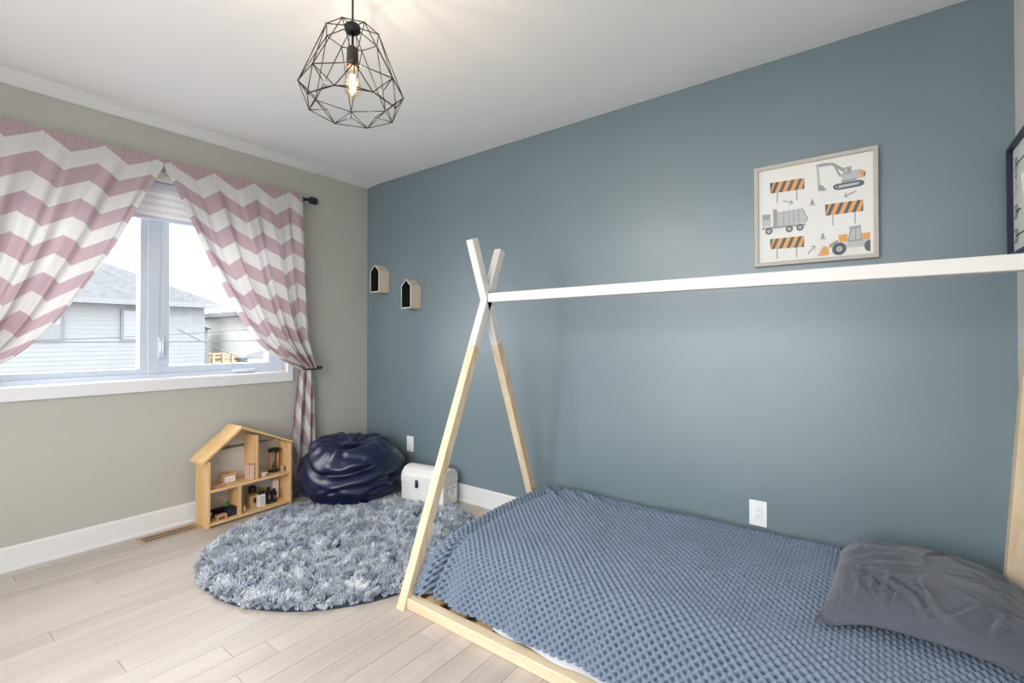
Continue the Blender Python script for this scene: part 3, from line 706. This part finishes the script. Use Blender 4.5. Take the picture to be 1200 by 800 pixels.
# ------------------------------------------------------------------ storage chest
ch = empty('storage_chest', (.958, -.178, .0128), rz=math.radians(10.5), label='small white trunk with a domed lid and metal latch on the rug', cat='chest')
m_chest = mat('white_fibreboard', (232, 229, 226), .55, var=.02, vscale=20, bump=.08, bscale=200)
m_steel = mat('latch_steel', (120, 120, 122), .35, metal=.8)
cw, cdp = .176, .086
box('body', (-cw, -cdp, 0), (cw, cdp, .142), m_chest, ch, bev=.004, seg=2)
lp = [(-cdp-.003, .144), (-cdp-.003, .186), (-cdp+.008, .210), (-cdp+.032, .232), (-.022, .244), (.022, .244), (cdp-.032, .232), (cdp-.008, .210), (cdp+.003, .186), (cdp+.003, .144)]
bm = bmesh.new(); b_prism(bm, lp, -cw-.003, cw+.003, 'yz'); bmesh.ops.bevel(bm, geom=[e for e in bm.edges if abs(e.verts[0].co.x-e.verts[1].co.x) < 1e-6], offset=.003, segments=1, affect='EDGES'); done('lid', bm, m_chest, ch)
lc = box('latch', (-.054, -cdp-.009, .112), (-.028, -cdp-.003, .166), m_steel, ch, bev=.002); box('clasp', (-.050, -cdp-.014, .114), (-.032, -cdp-.008, .146), m_black, lc, bev=.002)
hd = tube('handle', [(cw+.004, -.035, .112), (cw+.012, -.036, .100), (cw+.022, -.030, .062), (cw+.024, 0, .048), (cw+.022, .030, .062), (cw+.012, .036, .100), (cw+.004, .035, .112)], .0045, m_chest, ch, 8)
for s in (-1, 1): box('handle_rivet', (cw, s*.035-.006, .106), (cw+.006, s*.035+.006, .118), m_steel, ch, bev=.001)

# ------------------------------------------------------------------ wall plates
def plate(name, x, z, wd, ht, label, cat):
    return empty(name, (x, -.0005, z), label=label, cat=cat)
op = plate('wall_outlet', 2.999, .328, .076, .118, 'white wall outlet plate on the blue wall above the bed', 'outlet')
box('cover_plate', (-.038, -.006, -.059), (.038, 0, .059), m_plate, op, bev=.002); ins = box('socket_insert', (-.0165, -.0085, -.034), (.0165, -.005, .034), m_plate, op, bev=.001)
for dz in (-.016, .016):
    for dx in (-.006, .006): box('slot', (dx-.001, -.0088, dz+.001), (dx+.001, -.0082, dz+.009), m_slot, ins)
    box('ground_slot', (-.002, -.0088, dz-.009), (.002, -.0082, dz-.005), m_slot, ins)
sp_ = plate('wall_plate', .555, .328, .076, .118, 'blank white wall plate on the blue wall above the chest', 'outlet')
box('cover_plate', (-.038, -.006, -.059), (.038, 0, .059), m_plate, sp_, bev=.002); box('insert', (-.0165, -.008, -.034), (.0165, -.005, .034), m_plate, sp_, bev=.001)
for dz in (-.048, .048): box('screw', (-.003, -.0072, dz-.003), (.003, -.0055, dz+.003), m_slot, sp_, bev=.001)

# ------------------------------------------------------------------ little house boxes on the wall
def house_box(x, z, label):
    r = empty('wall_house_box', (x, 0, z), label=label, cat='wall shelf', group='house boxes on the blue wall')
    w_, e_, a_, d_, t = .056, .172, .222, .10, .008
    outer = [(-w_, 0), (w_, 0), (w_, e_), (0, a_), (-w_, e_)]
    inn = [(-w_+t, t), (w_-t, t), (w_-t, e_-t*.4), (0, a_-t*1.3), (-w_+t, e_-t*.4)]
    bm = bmesh.new(); n = 5
    A = [bm.verts.new((a, -d_, b)) for a, b in outer]; B = [bm.verts.new((a, -.001, b)) for a, b in outer]
    C = [bm.verts.new((a, -d_, b)) for a, b in inn]; D = [bm.verts.new((a, -.012, b)) for a, b in inn]
    fr = []
    for i in range(n):
        j = (i+1) % n
        bm.faces.new((A[i], B[i], B[j], A[j])); fr.append(bm.faces.new((A[i], A[j], C[j], C[i]))); f = bm.faces.new((C[i], C[j], D[j], D[i])); f.material_index = 1
    f = bm.faces.new(D); f.material_index = 1; bm.faces.new(B)
    for f in fr: f.material_index = 2
    done('shell', bm, [mat('birch_ply', (214, 198, 178), .6, var=.05, vscale=30), mat('black_inside_paint', (22, 22, 24), .8), mat('pale_ply_edge', (224, 220, 214), .6)], r)
house_box(.235, 1.522, 'house-shaped wooden wall box with black inside nearest the room corner')
house_box(.616, 1.378, 'lower house-shaped wooden wall box with black inside, further from the corner')

# ------------------------------------------------------------------ pictures
def flat(nm, polys, to3d, mats, parent, d0):
    """printed shapes: polygons with a material, each layer a hair above the last"""
    v = []; f = []; mi = []; names = list(mats)
    for k_, (c, poly) in enumerate(polys):
        b0 = len(v)
        for p in poly: v.append(to3d(p, d0+k_*.000012))
        f.append(tuple(range(b0, len(v)))); mi.append(names.index(c))
    o = pydata(nm, v, f, [mats[n] for n in names], parent)
    o.data.polygons.foreach_set('material_index', mi); return o
PM = {'dark': mat('print_charcoal', (104, 108, 112), .8), 'mid': mat('print_grey', (168, 170, 171), .8), 'light': mat('print_light_grey', (200, 201, 201), .8),
      'orange': mat('print_orange', (232, 176, 112), .8), 'paper': mat('print_paper', (240, 239, 235), .8), 'navy': mat('print_navy', (42, 58, 76), .8)}
def zz_(p, d): q = on(1, -.022, 860+p[0]/4.445, 150+p[1]/4.445); return (q[0]-3.226, -.0165-d, q[2]-1.714)
fp = empty('framed_print', (3.226, 0, 1.714), label='square framed print of construction vehicles and barriers on the blue wall', cat='picture')
m_frame = mat('pale_taupe_frame', (196, 190, 182), .5, var=.04, vscale=30)
FW = .231
bm = bmesh.new()
for a, b in (((-FW, -.030, -FW), (FW, -.001, -FW+.017)), ((-FW, -.030, FW-.017), (FW, -.001, FW)), ((-FW, -.030, -FW+.017), (-FW+.017, -.001, FW-.017)), ((FW-.017, -.030, -FW+.017), (FW, -.001, FW-.017))): b_box(bm, a, b, .0015)
done('frame', bm, m_frame, fp); box('paper', (-FW+.016, -.016, -FW+.016), (FW-.016, -.002, FW-.016), PM['paper'], fp)
polys = []
def quadmap(q, s, t):
    a, b, c, d = [np.array(p, float) for p in q]; return tuple((a*(1-s)+b*s)*(1-t)+(d*(1-s)+c*s)*t)
for q, legs in (([(187, 285), (367, 258), (367, 315), (190, 340)], ((225, 335, 387), (327, 320, 373))), ([(474, 398), (674, 370), (674, 430), (478, 456)], ((515, 452, 505), (631, 437, 495))), ([(187, 578), (365, 560), (365, 618), (190, 630)], ((225, 628, 680), (326, 620, 672)))):
    for x, y0, y1 in legs: polys.append(('mid', [(x-3, y0), (x+3, y0), (x+3, y1), (x-3, y1)]))
    polys.append(('orange', q))
    for k_ in range(-1, 5):
        s0 = .02+k_*.225
        pts = [(s0, 1), (s0+.10, 1), (s0+.25, 0), (s0+.15, 0)]
        if s0 < 0: pts = [(0, .9), (0, 0), (.10, 0)] if k_ == -1 else pts
        if s0+.25 > 1: pts = [(s0, 1), (min(1, s0+.10), 1), (1, .35), (1, 0 if s0+.15 < 1 else .2)] if s0 < 1 else None
        if pts: polys.append(('dark', [quadmap(q, min(max(a, 0), 1), b) for a, b in pts]))
def circ(cx_, cy_, rx, ry, n=18): return [(cx_+rx*math.cos(2*PI*i/n), cy_+ry*math.sin(2*PI*i/n)-(rx*math.cos(2*PI*i/n))*.12) for i in range(n)]
def arrow(a, b, c='mid', wd=3):
    a = np.array(a, float); b = np.array(b, float); d = (b-a)/np.linalg.norm(b-a); n = np.array([-d[1], d[0]])
    polys.append((c, [tuple(a+n*wd), tuple(b+n*wd), tuple(b-n*wd), tuple(a-n*wd)]))
    for s in (1, -1): e = b-d*18+n*s*14; polys.append((c, [tuple(b+d*2), tuple(b-d*6), tuple(e-d*3), tuple(e+d*3)]))
# tipper truck
polys += [('mid', [(203, 424), (222, 421), (228, 437), (225, 512), (205, 514)]), ('light', [(226, 436), (356, 416), (388, 470), (374, 490), (226, 512)])]
for x in (256, 282, 308, 334): polys.append(('mid', [(x, 432-(x-256)*.15), (x+5, 431-(x-256)*.15), (x+6, 504-(x-256)*.16), (x+1, 505-(x-256)*.16)]))
polys += [('mid', [(352, 418), (358, 416), (388, 470), (375, 488), (370, 484), (382, 468)]), ('light', [(146, 450), (190, 446), (192, 508), (147, 514)]), ('mid', [(150, 455), (186, 452), (187, 476), (150, 479)]), ('mid', [(147, 518), (374, 494), (375, 505), (147, 530)])]
for cx_, cy_ in ((182, 537), (288, 524), (344, 516)): polys += [('dark', circ(cx_, cy_, 19, 17)), ('light', circ(cx_, cy_, 10, 9)), ('mid', circ(cx_, cy_, 4, 4))]
# excavator
polys += [('mid', [(424, 191), (470, 180), (516, 178), (582, 214), (576, 232), (510, 192), (430, 204)]), ('light', [(428, 192), (441, 193), (451, 296), (436, 296)]), ('mid', [(437, 294), (464, 298), (482, 324), (440, 327)]), ('mid', [(514, 190), (524, 187), (562, 250), (550, 252)]),
          ('light', [(556, 236), (614, 225), (614, 264), (566, 280)]), ('mid', [(568, 206), (611, 195), (613, 232), (572, 240)]), ('light', [(575, 212), (590, 208), (591, 228), (577, 232)]), ('light', [(613, 218), (662, 210), (663, 256), (615, 264)]), ('orange', [(656, 211), (686, 220), (686, 250), (658, 254)]), ('dark', [(676, 226), (685, 228), (685, 244), (676, 244)]),
          ('mid', [(560, 272), (640, 258), (640, 270), (560, 284)]), ('dark', [(515, 304), (524, 294), (540, 289), (655, 268), (674, 271), (680, 281), (674, 293), (655, 301), (540, 322), (522, 317)]), ('light', [(530, 303), (545, 297), (655, 277), (667, 281), (655, 290), (545, 312), (533, 311)])]
for cx_, cy_ in ((541, 304), (658, 283)): polys.append(('dark', circ(cx_, cy_, 6, 6)))
# loader
polys += [('light', [(586, 592), (710, 570), (710, 612), (588, 622)]), ('orange', [(544, 556), (592, 550), (592, 590), (550, 594)]), ('orange', [(664, 546), (710, 540), (710, 572), (666, 580)]), ('mid', [(606, 516), (660, 507), (668, 584), (592, 592)]), ('light', [(613, 526), (632, 523), (630, 578), (602, 584)]), ('light', [(638, 522), (654, 520), (660, 574), (637, 578)]), ('mid', [(600, 513), (662, 503), (662, 514), (601, 524)]),
          ('mid', [(494, 608), (538, 580), (545, 592), (500, 626)]), ('orange', [(434, 666), (470, 612), (492, 620), (496, 660)]), ('light', [(444, 640), (465, 615), (470, 620)]), ('dark', circ(549, 628, 38, 33)), ('light', circ(549, 628, 16, 14)), ('mid', circ(549, 628, 8, 7)), ('dark', [(711, 580), (696, 584), (684, 596), (679, 612), (684, 628), (696, 638), (711, 640)])]
# cones and arrows
for x, y in ((408, 402), (463, 579)): polys += [('mid', [(x-15, y+1), (x+17, y-3), (x+17, y-7), (x-15, y-3)]), ('mid', [(x-11, y-5), (x-3, y-33), (x+3, y-33), (x+11, y-8)])]
arrow((255, 378), (308, 388)); arrow((637, 325), (575, 355)); arrow((385, 655), (422, 612))
flat('printed_shapes', polys, zz_, PM, fp, 0)

# arrow print on the right-hand wall
fr2 = empty('arrow_print', (LX, -.25, 1.635), label='navy framed print of feathered arrows on the off-white side wall', cat='picture')
m_navyframe = mat('navy_lacquer', (28, 36, 62), .4)
AW, AH = .222, .200
bm = bmesh.new()
for a, b in (((-.030, -AW, -AH), (-.001, AW, -AH+.014)), ((-.030, -AW, AH-.014), (-.001, AW, AH)), ((-.030, -AW, -AH+.014), (-.001, -AW+.014, AH-.014)), ((-.030, AW-.014, -AH+.014), (-.001, AW, AH-.014))): b_box(bm, a, b, .0015)
done('frame', bm, m_navyframe, fr2); box('paper', (-.014, -AW+.013, -AH+.013), (-.002, AW-.013, AH-.013), PM['paper'], fr2)
polys = []
def feather_arrow(z, c, y0=.175, y1=-.18):
    polys.append((c, [(y0, z-.003), (y0, z+.003), (y1+.03, z+.003), (y1+.03, z-.003)])); polys.append((c, [(y1, z), (y1+.035, z+.018), (y1+.035, z-.018)]))
    for k_ in range(3):
        yy = y0-k_*.018
        for s in (1, -1): polys.append((c, [(yy, z), (yy-.008, z), (yy+.014, z+s*.026), (yy+.022, z+s*.026)]))
for z, c in ((.125, 'navy'), (.045, 'light'), (-.04, 'navy'), (-.125, 'navy')): feather_arrow(z, c)
polys.append(('mid', [(.19, .085), (.15, .10), (.15, .07)]))
flat('printed_arrows', polys, lambda p, d: (-.0142-d, p[0], p[1]), PM, fr2, 0)

# ------------------------------------------------------------------ pendant lamp
LP = (2.016, -1.524)
lamp = empty('pendant_lamp', (LP[0], LP[1], H), label='black geometric wire cage pendant lamp with a glowing bulb', cat='lamp')
base_ang = math.atan2(CAM[1]-LP[1], CAM[0]-LP[0])
def rg(n, r, z, off): return [Vector((r*math.cos(base_ang+off+2*PI*i/n), r*math.sin(base_ang+off+2*PI*i/n), z-H)) for i in range(n)]
NG = 8; HO = PI/NG
T = rg(NG, .090, 2.192, HO+.03); Md = rg(NG, .171, 2.004, .03); Bt = rg(NG, .151, 1.938, HO+.03); Lo = rg(NG, .116, 1.958, .03)
bm = bmesh.new(); segs = []
col = [Vector((.018*math.cos(a*PI/3), .018*math.sin(a*PI/3), 2.215-H)) for a in range(6)]
for i in range(NG):
    j = (i+1) % NG
    segs += [(T[i], T[j]), (Md[i], Md[j]), (Bt[i], Bt[j]), (T[i], Md[i]), (T[i], Md[j]), (Bt[i], Md[i]), (Bt[i], Md[j]), (Md[i], Lo[i]), (Lo[i], Bt[i]), (Lo[j], Bt[i])]
    segs.append((T[i], Vector((.016*math.cos(base_ang+HO+.06+2*PI*i/NG), .016*math.sin(base_ang+HO+.06+2*PI*i/NG), 2.218-H))))
for a, b in segs: b_tube(bm, [a, b], .0017, 6)
for p in T+Md+Bt+Lo: bmesh.ops.create_uvsphere(bm, u_segments=8, v_segments=6, radius=.0028, matrix=Matrix.Translation(p))
done('cage', bm, m_blackmetal, lamp, True)
tube('cord', [(0, 0, -.02), (0, 0, 2.23-H)], .0035, m_black, lamp, 8)
lathe('ceiling_canopy', [(0, -.03), (.02, -.028), (.05, -.016), (.055, -.001), (0, -.001)], m_black, lamp, 28)
lathe('collar', [(0, 2.232-H), (.018, 2.230-H), (.026, 2.222-H), (.026, 2.205-H), (.018, 2.198-H), (0, 2.198-H)], m_black, lamp, 24)
lathe('socket', [(.0, 2.150-H), (.012, 2.150-H), (.019, 2.142-H), (.020, 2.085-H), (.016, 2.080-H), (0, 2.080-H)], mat('brown_bakelite', (54, 36, 30), .35), lamp, 24)
tube('stem', [(0, 0, 2.20-H), (0, 0, 2.148-H)], .004, m_black, lamp, 8)
for q in (-1, 1): tube('inner_wire', [(q*.02, 0, 2.20-H), (q*.035, 0, 2.0-H)], .0014, m_blackmetal, lamp, 6)
bulb = lathe('bulb', [(.0, 2.082-H), (.013, 2.080-H), (.014, 2.065-H), (.022, 2.045-H), (.030, 2.020-H), (.031, 2.008-H), (.026, 1.990-H), (.014, 1.978-H), (0, 1.975-H)], glass_mat('bulb_glass', .08, (1.0, .93, .82)), lamp, 24)
m_fil = emit('filament_glow', (1.0, .62, .25), 60)
bm = bmesh.new()
for i in range(8):
    a = 2*PI*i/8; c, s = math.cos(a)*.010, math.sin(a)*.010
    b_tube(bm, [(c*.6, s*.6, 2.055-H), (c, s, 2.015-H), (c*.5, s*.5, 1.995-H)], .0012, 5)
done('filament', bm, m_fil, bulb)
bl = bpy.data.lights.new('bulb_light', 'POINT'); bl.energy = BULB_WATTS; bl.color = (1.0, .84, .66); bl.shadow_soft_size = .012
bo = bpy.data.objects.new('bulb_light', bl); COL.objects.link(bo); bo.parent = lamp; bo.location = (0, 0, 2.02-H)

# ------------------------------------------------------------------ dollhouse and toys
DR = math.radians(3.5)
DH = Vector((.135, -1.035, 0))
dh = empty('dollhouse', DH, rz=DR, label='open wooden dollhouse shelf with a pitched roof against the window wall', cat='dollhouse')
# local: +x towards the room, y along the wall
D0, D1, YL, YR, TH = -.080, .080, -.272, .268, .016
EL, ER, AP, YA = .405, .432, .575, -.075
m_dh = wood('dollhouse_pine', (232, 196, 144), (210, 166, 112), axis=2, scale=24, stretch=.07, rough=.5, rand=.04)
m_dhy = wood('dollhouse_pine_long', (234, 198, 146), (212, 168, 114), axis=1, scale=24, stretch=.07, rough=.5, rand=.04)
m_back = mat('dollhouse_back_panel', (206, 205, 198), .7)
def db(nm, a, b, m=m_dh): return box(nm, a, b, m, dh, bev=.0015)
db('side_panel', (D0, YL, 0), (D1, YL+TH, EL)); db('side_panel', (D0, YR-TH, 0), (D1, YR, ER-.005))
db('base_board', (D0, YL+TH, .012), (D1, YR-TH, .028), m_dhy); db('shelf_board', (D0, YL+TH, .212), (D1, YR-TH, .228), m_dhy)
db('divider', (D0+.002, YA-.010, .028), (D1-.004, YA+.006, .212)); db('divider', (D0+.002, .022, .228), (D1-.004, .038, .515))
prism('roof_panel', [(YL-.030, EL-.012), (YA+.004, AP), (YA+.004, AP+.017), (YL-.030, EL+.006)], D0-.004, D1+.006, m_dhy, dh, plane='yz', bev=.001)
prism('roof_panel', [(YA+.004, AP), (YR+.004, ER-.008), (YR+.004, ER+.006), (YA+.004, AP+.016)], D0-.004, D1+.006, m_dhy, dh, plane='yz', bev=.001)
prism('back_panel', [(YL+TH, .02), (YR-TH, .02), (YR-TH, .455-.02), (YL+TH, .455-.03)], D0+.001, D0+.005, m_back, dh, plane='yz')
prism('back_panel', [(YL+TH+.06, .457-.0), (YR-TH-.03, .440), (YA+.004, AP-.003)], D0+.001, D0+.005, m_back, dh, plane='yz')
def toy(name, px, py, label, cat, x=.03, z=.028, group=None, rz=0):
    """stands in the dollhouse: pixel gives the position along the shelf, x the depth in it"""
    p = on(2, z+.001, px, py); d = np.array([DH.x+x*math.cos(DR), DH.y+x*math.sin(DR)])
    # slide along the shelf direction so that the toy keeps depth x and appears under this pixel column
    ax = np.array([-math.sin(DR), math.cos(DR)]); c = CAM[:2]; r = p[:2]-c
    A = np.array([[r[0], -ax[0]], [r[1], -ax[1]]]); s = np.linalg.solve(A, d-c)
    q = d+ax*s[1]
    return empty(name, (q[0], q[1], z+.0008), rz=DR+rz, label=label, cat=cat, group=group or 'toys in the dollhouse')
S2 = .228
def tbx(nm, par, a, b, m, bev=.001): return box(nm, a, b, m, par, bev=bev)
m_pink = mat('dusty_pink_paint', (218, 176, 172), .6); m_paperw = mat('white_toy_paint', (236, 234, 230), .5); m_cork = mat('tan_card', (196, 160, 118), .7, var=.1, vscale=60)
m_green = mat('leaf_green', (86, 150, 62), .5); m_amber = glass_mat('amber_glass', .15, (.95, .78, .5)); m_brown = mat('toy_brown', (140, 92, 58), .6)
# upper floor
t = toy('toy_stove', 267, 558, 'brown toy box with a white card front in the dollhouse upper floor', 'toy', x=-.005, z=S2)
tbx('case', t, (-.022, -.040, 0), (.022, .040, .062), m_cork); tbx('card', t, (.022, -.028, .008), (.0235, .034, .044), m_paperw)
for yy in (-.014, 0, .014): tbx('card_mark', t, (.0235, yy+.0, .018), (.024, yy+.006, .034), mat('faint_print', (190, 186, 182), .7))
t = toy('toy_book', 256, 568, 'pink toy book lying flat near the dollhouse side panel', 'toy book', x=.04, z=S2, rz=.25)
tbx('cover', t, (-.022, -.034, 0), (.022, .034, .002), m_pink, 0); tbx('pages', t, (-.020, -.033, .002), (.020, .032, .007), m_brown, .0005); tbx('cover', t, (-.022, -.034, .007), (.022, .034, .009), m_pink, 0)
t = toy('toy_cupboard', 292.5, 558, 'tall pink-fronted toy block against the dollhouse upper divider', 'toy', x=.035, z=S2)
tbx('case', t, (-.030, -.016, 0), (.030, .016, .098), m_cork); tbx('pink_side', t, (-.028, -.0175, .003), (.028, -.016, .095), m_pink, 0); tbx('door', t, (.030, -.013, .004), (.0315, .013, .094), mat('pale_pink_wood', (226, 196, 176), .6), 0)
t = toy('toy_bowl', 309, 553, 'white toy dish on the dollhouse upper floor beside the divider', 'toy dish', x=.045, z=S2)
lathe('bowl', [(0, 0), (.012, 0), (.014, .004), (.024, .022), (.022, .022), (.011, .007), (0, .006)], m_paperw, t, 20); tbx('tray', t, (-.025, -.022, -.0006), (.025, .022, .0004), m_cork, 0)
t = toy('toy_lantern', 321, 550, 'black-capped amber toy lantern on the dollhouse upper floor', 'toy lantern', x=-.01, z=S2)
lathe('base', [(0, 0), (.036, 0), (.036, .012), (.030, .016), (0, .016)], m_black, t, 22); lathe('cap', [(0, .134), (.030, .134), (.038, .138), (.038, .154), (.028, .162), (0, .162)], m_black, t, 22)
lathe('glass', [(.029, .016), (.029, .134)], m_amber, t, 22)
for a in range(4): tube('post', [(.031*math.cos(a*PI/2+.4), .031*math.sin(a*PI/2+.4), .014), (.031*math.cos(a*PI/2+.4), .031*math.sin(a*PI/2+.4), .136)], .003, m_toywood, t, 8)
lathe('figure', [(0, .016), (.012, .016), (.013, .04), (.006, .05), (.008, .062), (.005, .07), (0, .072)], m_black, t, 14)
t = toy('toy_crate', 335, 549, 'small wooden toy block with a black spot by the dollhouse side', 'toy', x=.03, z=S2)
tbx('block', t, (-.02, -.030, 0), (.02, .026, .036), m_cork); tbx('spot', t, (.02, -.026, .006), (.0215, -.016, .028), m_black, 0)
t = toy('toy_mirror', 336.5, 549, 'tiny white framed toy panel above the wooden toy block', 'toy', x=-.005, z=S2+.0)
tbx('stand', t, (-.014, .002, 0), (-.008, .014, .04), m_paperw, 0); tbx('panel_frame', t, (-.016, -.008, .040), (-.006, .016, .086), m_paperw); tbx('glass', t, (-.0065, -.003, .046), (-.0052, .011, .080), mat('toy_mirror_grey', (176, 172, 164), .2), 0)
# ground floor
t = toy('toy_sofa', 256, 601, 'black toy sofa on the dollhouse ground floor', 'toy sofa', x=-.02)
tbx('seat', t, (-.022, -.048, 0), (.022, .044, .026), m_black, .004); tbx('backrest', t, (-.024, -.048, .02), (-.010, .044, .046), m_black, .004); tbx('armrest', t, (-.022, -.052, .0), (.022, -.042, .036), m_black, .003); tbx('armrest', t, (-.022, .038, .0), (.022, .048, .036), m_black, .003)
t = toy('toy_table', 259, 608, 'little tan toy block table in front of the black toy sofa', 'toy table', x=.048)
tbx('table_top', t, (-.018, -.030, .018), (.018, .030, .028), m_cork)
for a in (-1, 1):
    for b in (-1, 1): tbx('leg', t, (a*.013-.004, b*.024-.004, 0), (a*.013+.004, b*.024+.004, .018), m_cork, 0)
t = toy('toy_box', 270.5, 603, 'dark navy toy box beside the green plant in the dollhouse', 'toy box', x=.02)
tbx('body', t, (-.03, -.032, 0), (.03, .022, .042), m_navy); tbx('lid', t, (-.031, -.033, .043), (.031, .023, .052), m_black)
t = toy('toy_plant', 265, 598, 'bright green toy plant in a pot on the dollhouse ground floor', 'toy plant', x=-.01)
lathe('pot', [(0, 0), (.010, 0), (.014, .022), (.012, .022), (0, .018)], m_black, t, 14)
for k_, (a, l_) in enumerate(((0, .075), (.9, .055), (-.9, .055), (2.4, .05), (3.6, .06))):
    ns = 8; v = []; f = []
    for i in range(ns):
        q = i/(ns-1); wd_ = .014*math.sin(PI*min(1, q*.96+.04)); bend = .22*q*q*l_
        c = Vector((math.cos(a*1.7)*bend, math.sin(a*1.7)*bend, .02+l_*q)); sd_ = Vector((math.sin(a), math.cos(a), 0))*wd_; th_ = Vector((math.cos(a), -math.sin(a), 0))*.0012
        v += [c-sd_, c+th_, c+sd_, c-th_]
    for i in range(ns-1):
        for e in range(4): f.append((i*4+e, i*4+(e+1) % 4, i*4+4+(e+1) % 4, i*4+4+e))
    pydata('leaf', v, f, m_green, t, True)
t = toy('toy_jar', 246, 605, 'small brown and white toy jar by the dollhouse side panel', 'toy', x=.02)
lathe('jar', [(0, 0), (.012, 0), (.013, .03), (.008, .036), (0, .036)], m_brown, t, 14); lathe('lid', [(.009, .036), (.010, .036), (.010, .046), (0, .047)], m_paperw, t, 14)
t = toy('toy_bottle', 286.5, 598, 'small white toy bottle beside the dollhouse lower divider', 'toy bottle', x=.03)
lathe('bottle', [(0, 0), (.007, 0), (.007, .026), (.003, .032), (.003, .038), (0, .038)], m_paperw, t, 12)
t = toy('toy_oven', 296, 590, 'tan toy oven with a black window and black cap on top', 'toy oven', x=-.02)
tbx('case', t, (-.025, -.032, 0), (.025, .032, .076), m_cork); tbx('oven_window', t, (.025, -.006, .024), (.0265, .026, .058), m_black, 0); lathe('neck', [(0, .076), (.016, .076), (.016, .094), (0, .094)], m_brown, t, 16); lathe('cap', [(0, .094), (.023, .094), (.023, .126), (.017, .131), (0, .131)], m_black, t, 18)
t = toy('toy_carton', 306, 593, 'white toy carton with faint print on the dollhouse ground floor', 'toy carton', x=.025)
tbx('carton', t, (-.018, -.022, 0), (.018, .020, .078), m_paperw)
for q in range(3): tbx('printed_line', t, (.018, -.016+q*.011, .008), (.0185, -.010+q*.011, .066), mat('faint_print', (190, 186, 182), .7), 0)
for yy in (-.012, .008): lathe('stopper', [(0, .078), (.009, .078), (.010, .084), (.010, .096), (0, .098)], m_black, t, 12, at=(0, yy, 0))
t = toy('toy_succulent', 306, 588, 'tiny green toy succulent behind the white toy carton', 'toy plant', x=-.04)
lathe('pot', [(0, 0), (.016, 0), (.018, .075), (0, .075)], m_cork, t, 14)
for a in range(6): tube('leaf', [(0, 0, .075), (.010*math.cos(a), .010*math.sin(a), .088), (.018*math.cos(a), .018*math.sin(a), .100)], [.005, .005, .0008], m_green, t, 6)
for px, py, hh, lb in ((314.5, 592, .112, 'taller black toy bottle on the dollhouse ground floor'), (321, 590, .092, 'shorter black toy bottle on the dollhouse ground floor')):
    t = toy('toy_bottle', px, py, lb, 'toy bottle', x=.025)
    tbx('body', t, (-.014, -.013, 0), (.014, .013, hh*.8), m_black, .003); lathe('cap', [(0, hh*.8), (.008, hh*.8), (.010, hh*.84), (.010, hh), (0, hh*1.02)], m_black, t, 14)
    tbx('label', t, (.014, -.007, hh*.3), (.0145, .007, hh*.55), mat('grey_label', (120, 120, 122), .6), 0)
t = toy('toy_picture', 322.5, 588, 'wooden framed white toy panel leaning at the back of the dollhouse', 'toy', x=-.035)
tbx('frame', t, (-.006, -.028, 0), (.004, .028, .138), m_toywood); tbx('white_panel', t, (.004, -.021, .010), (.0055, .021, .128), m_paperw, 0)
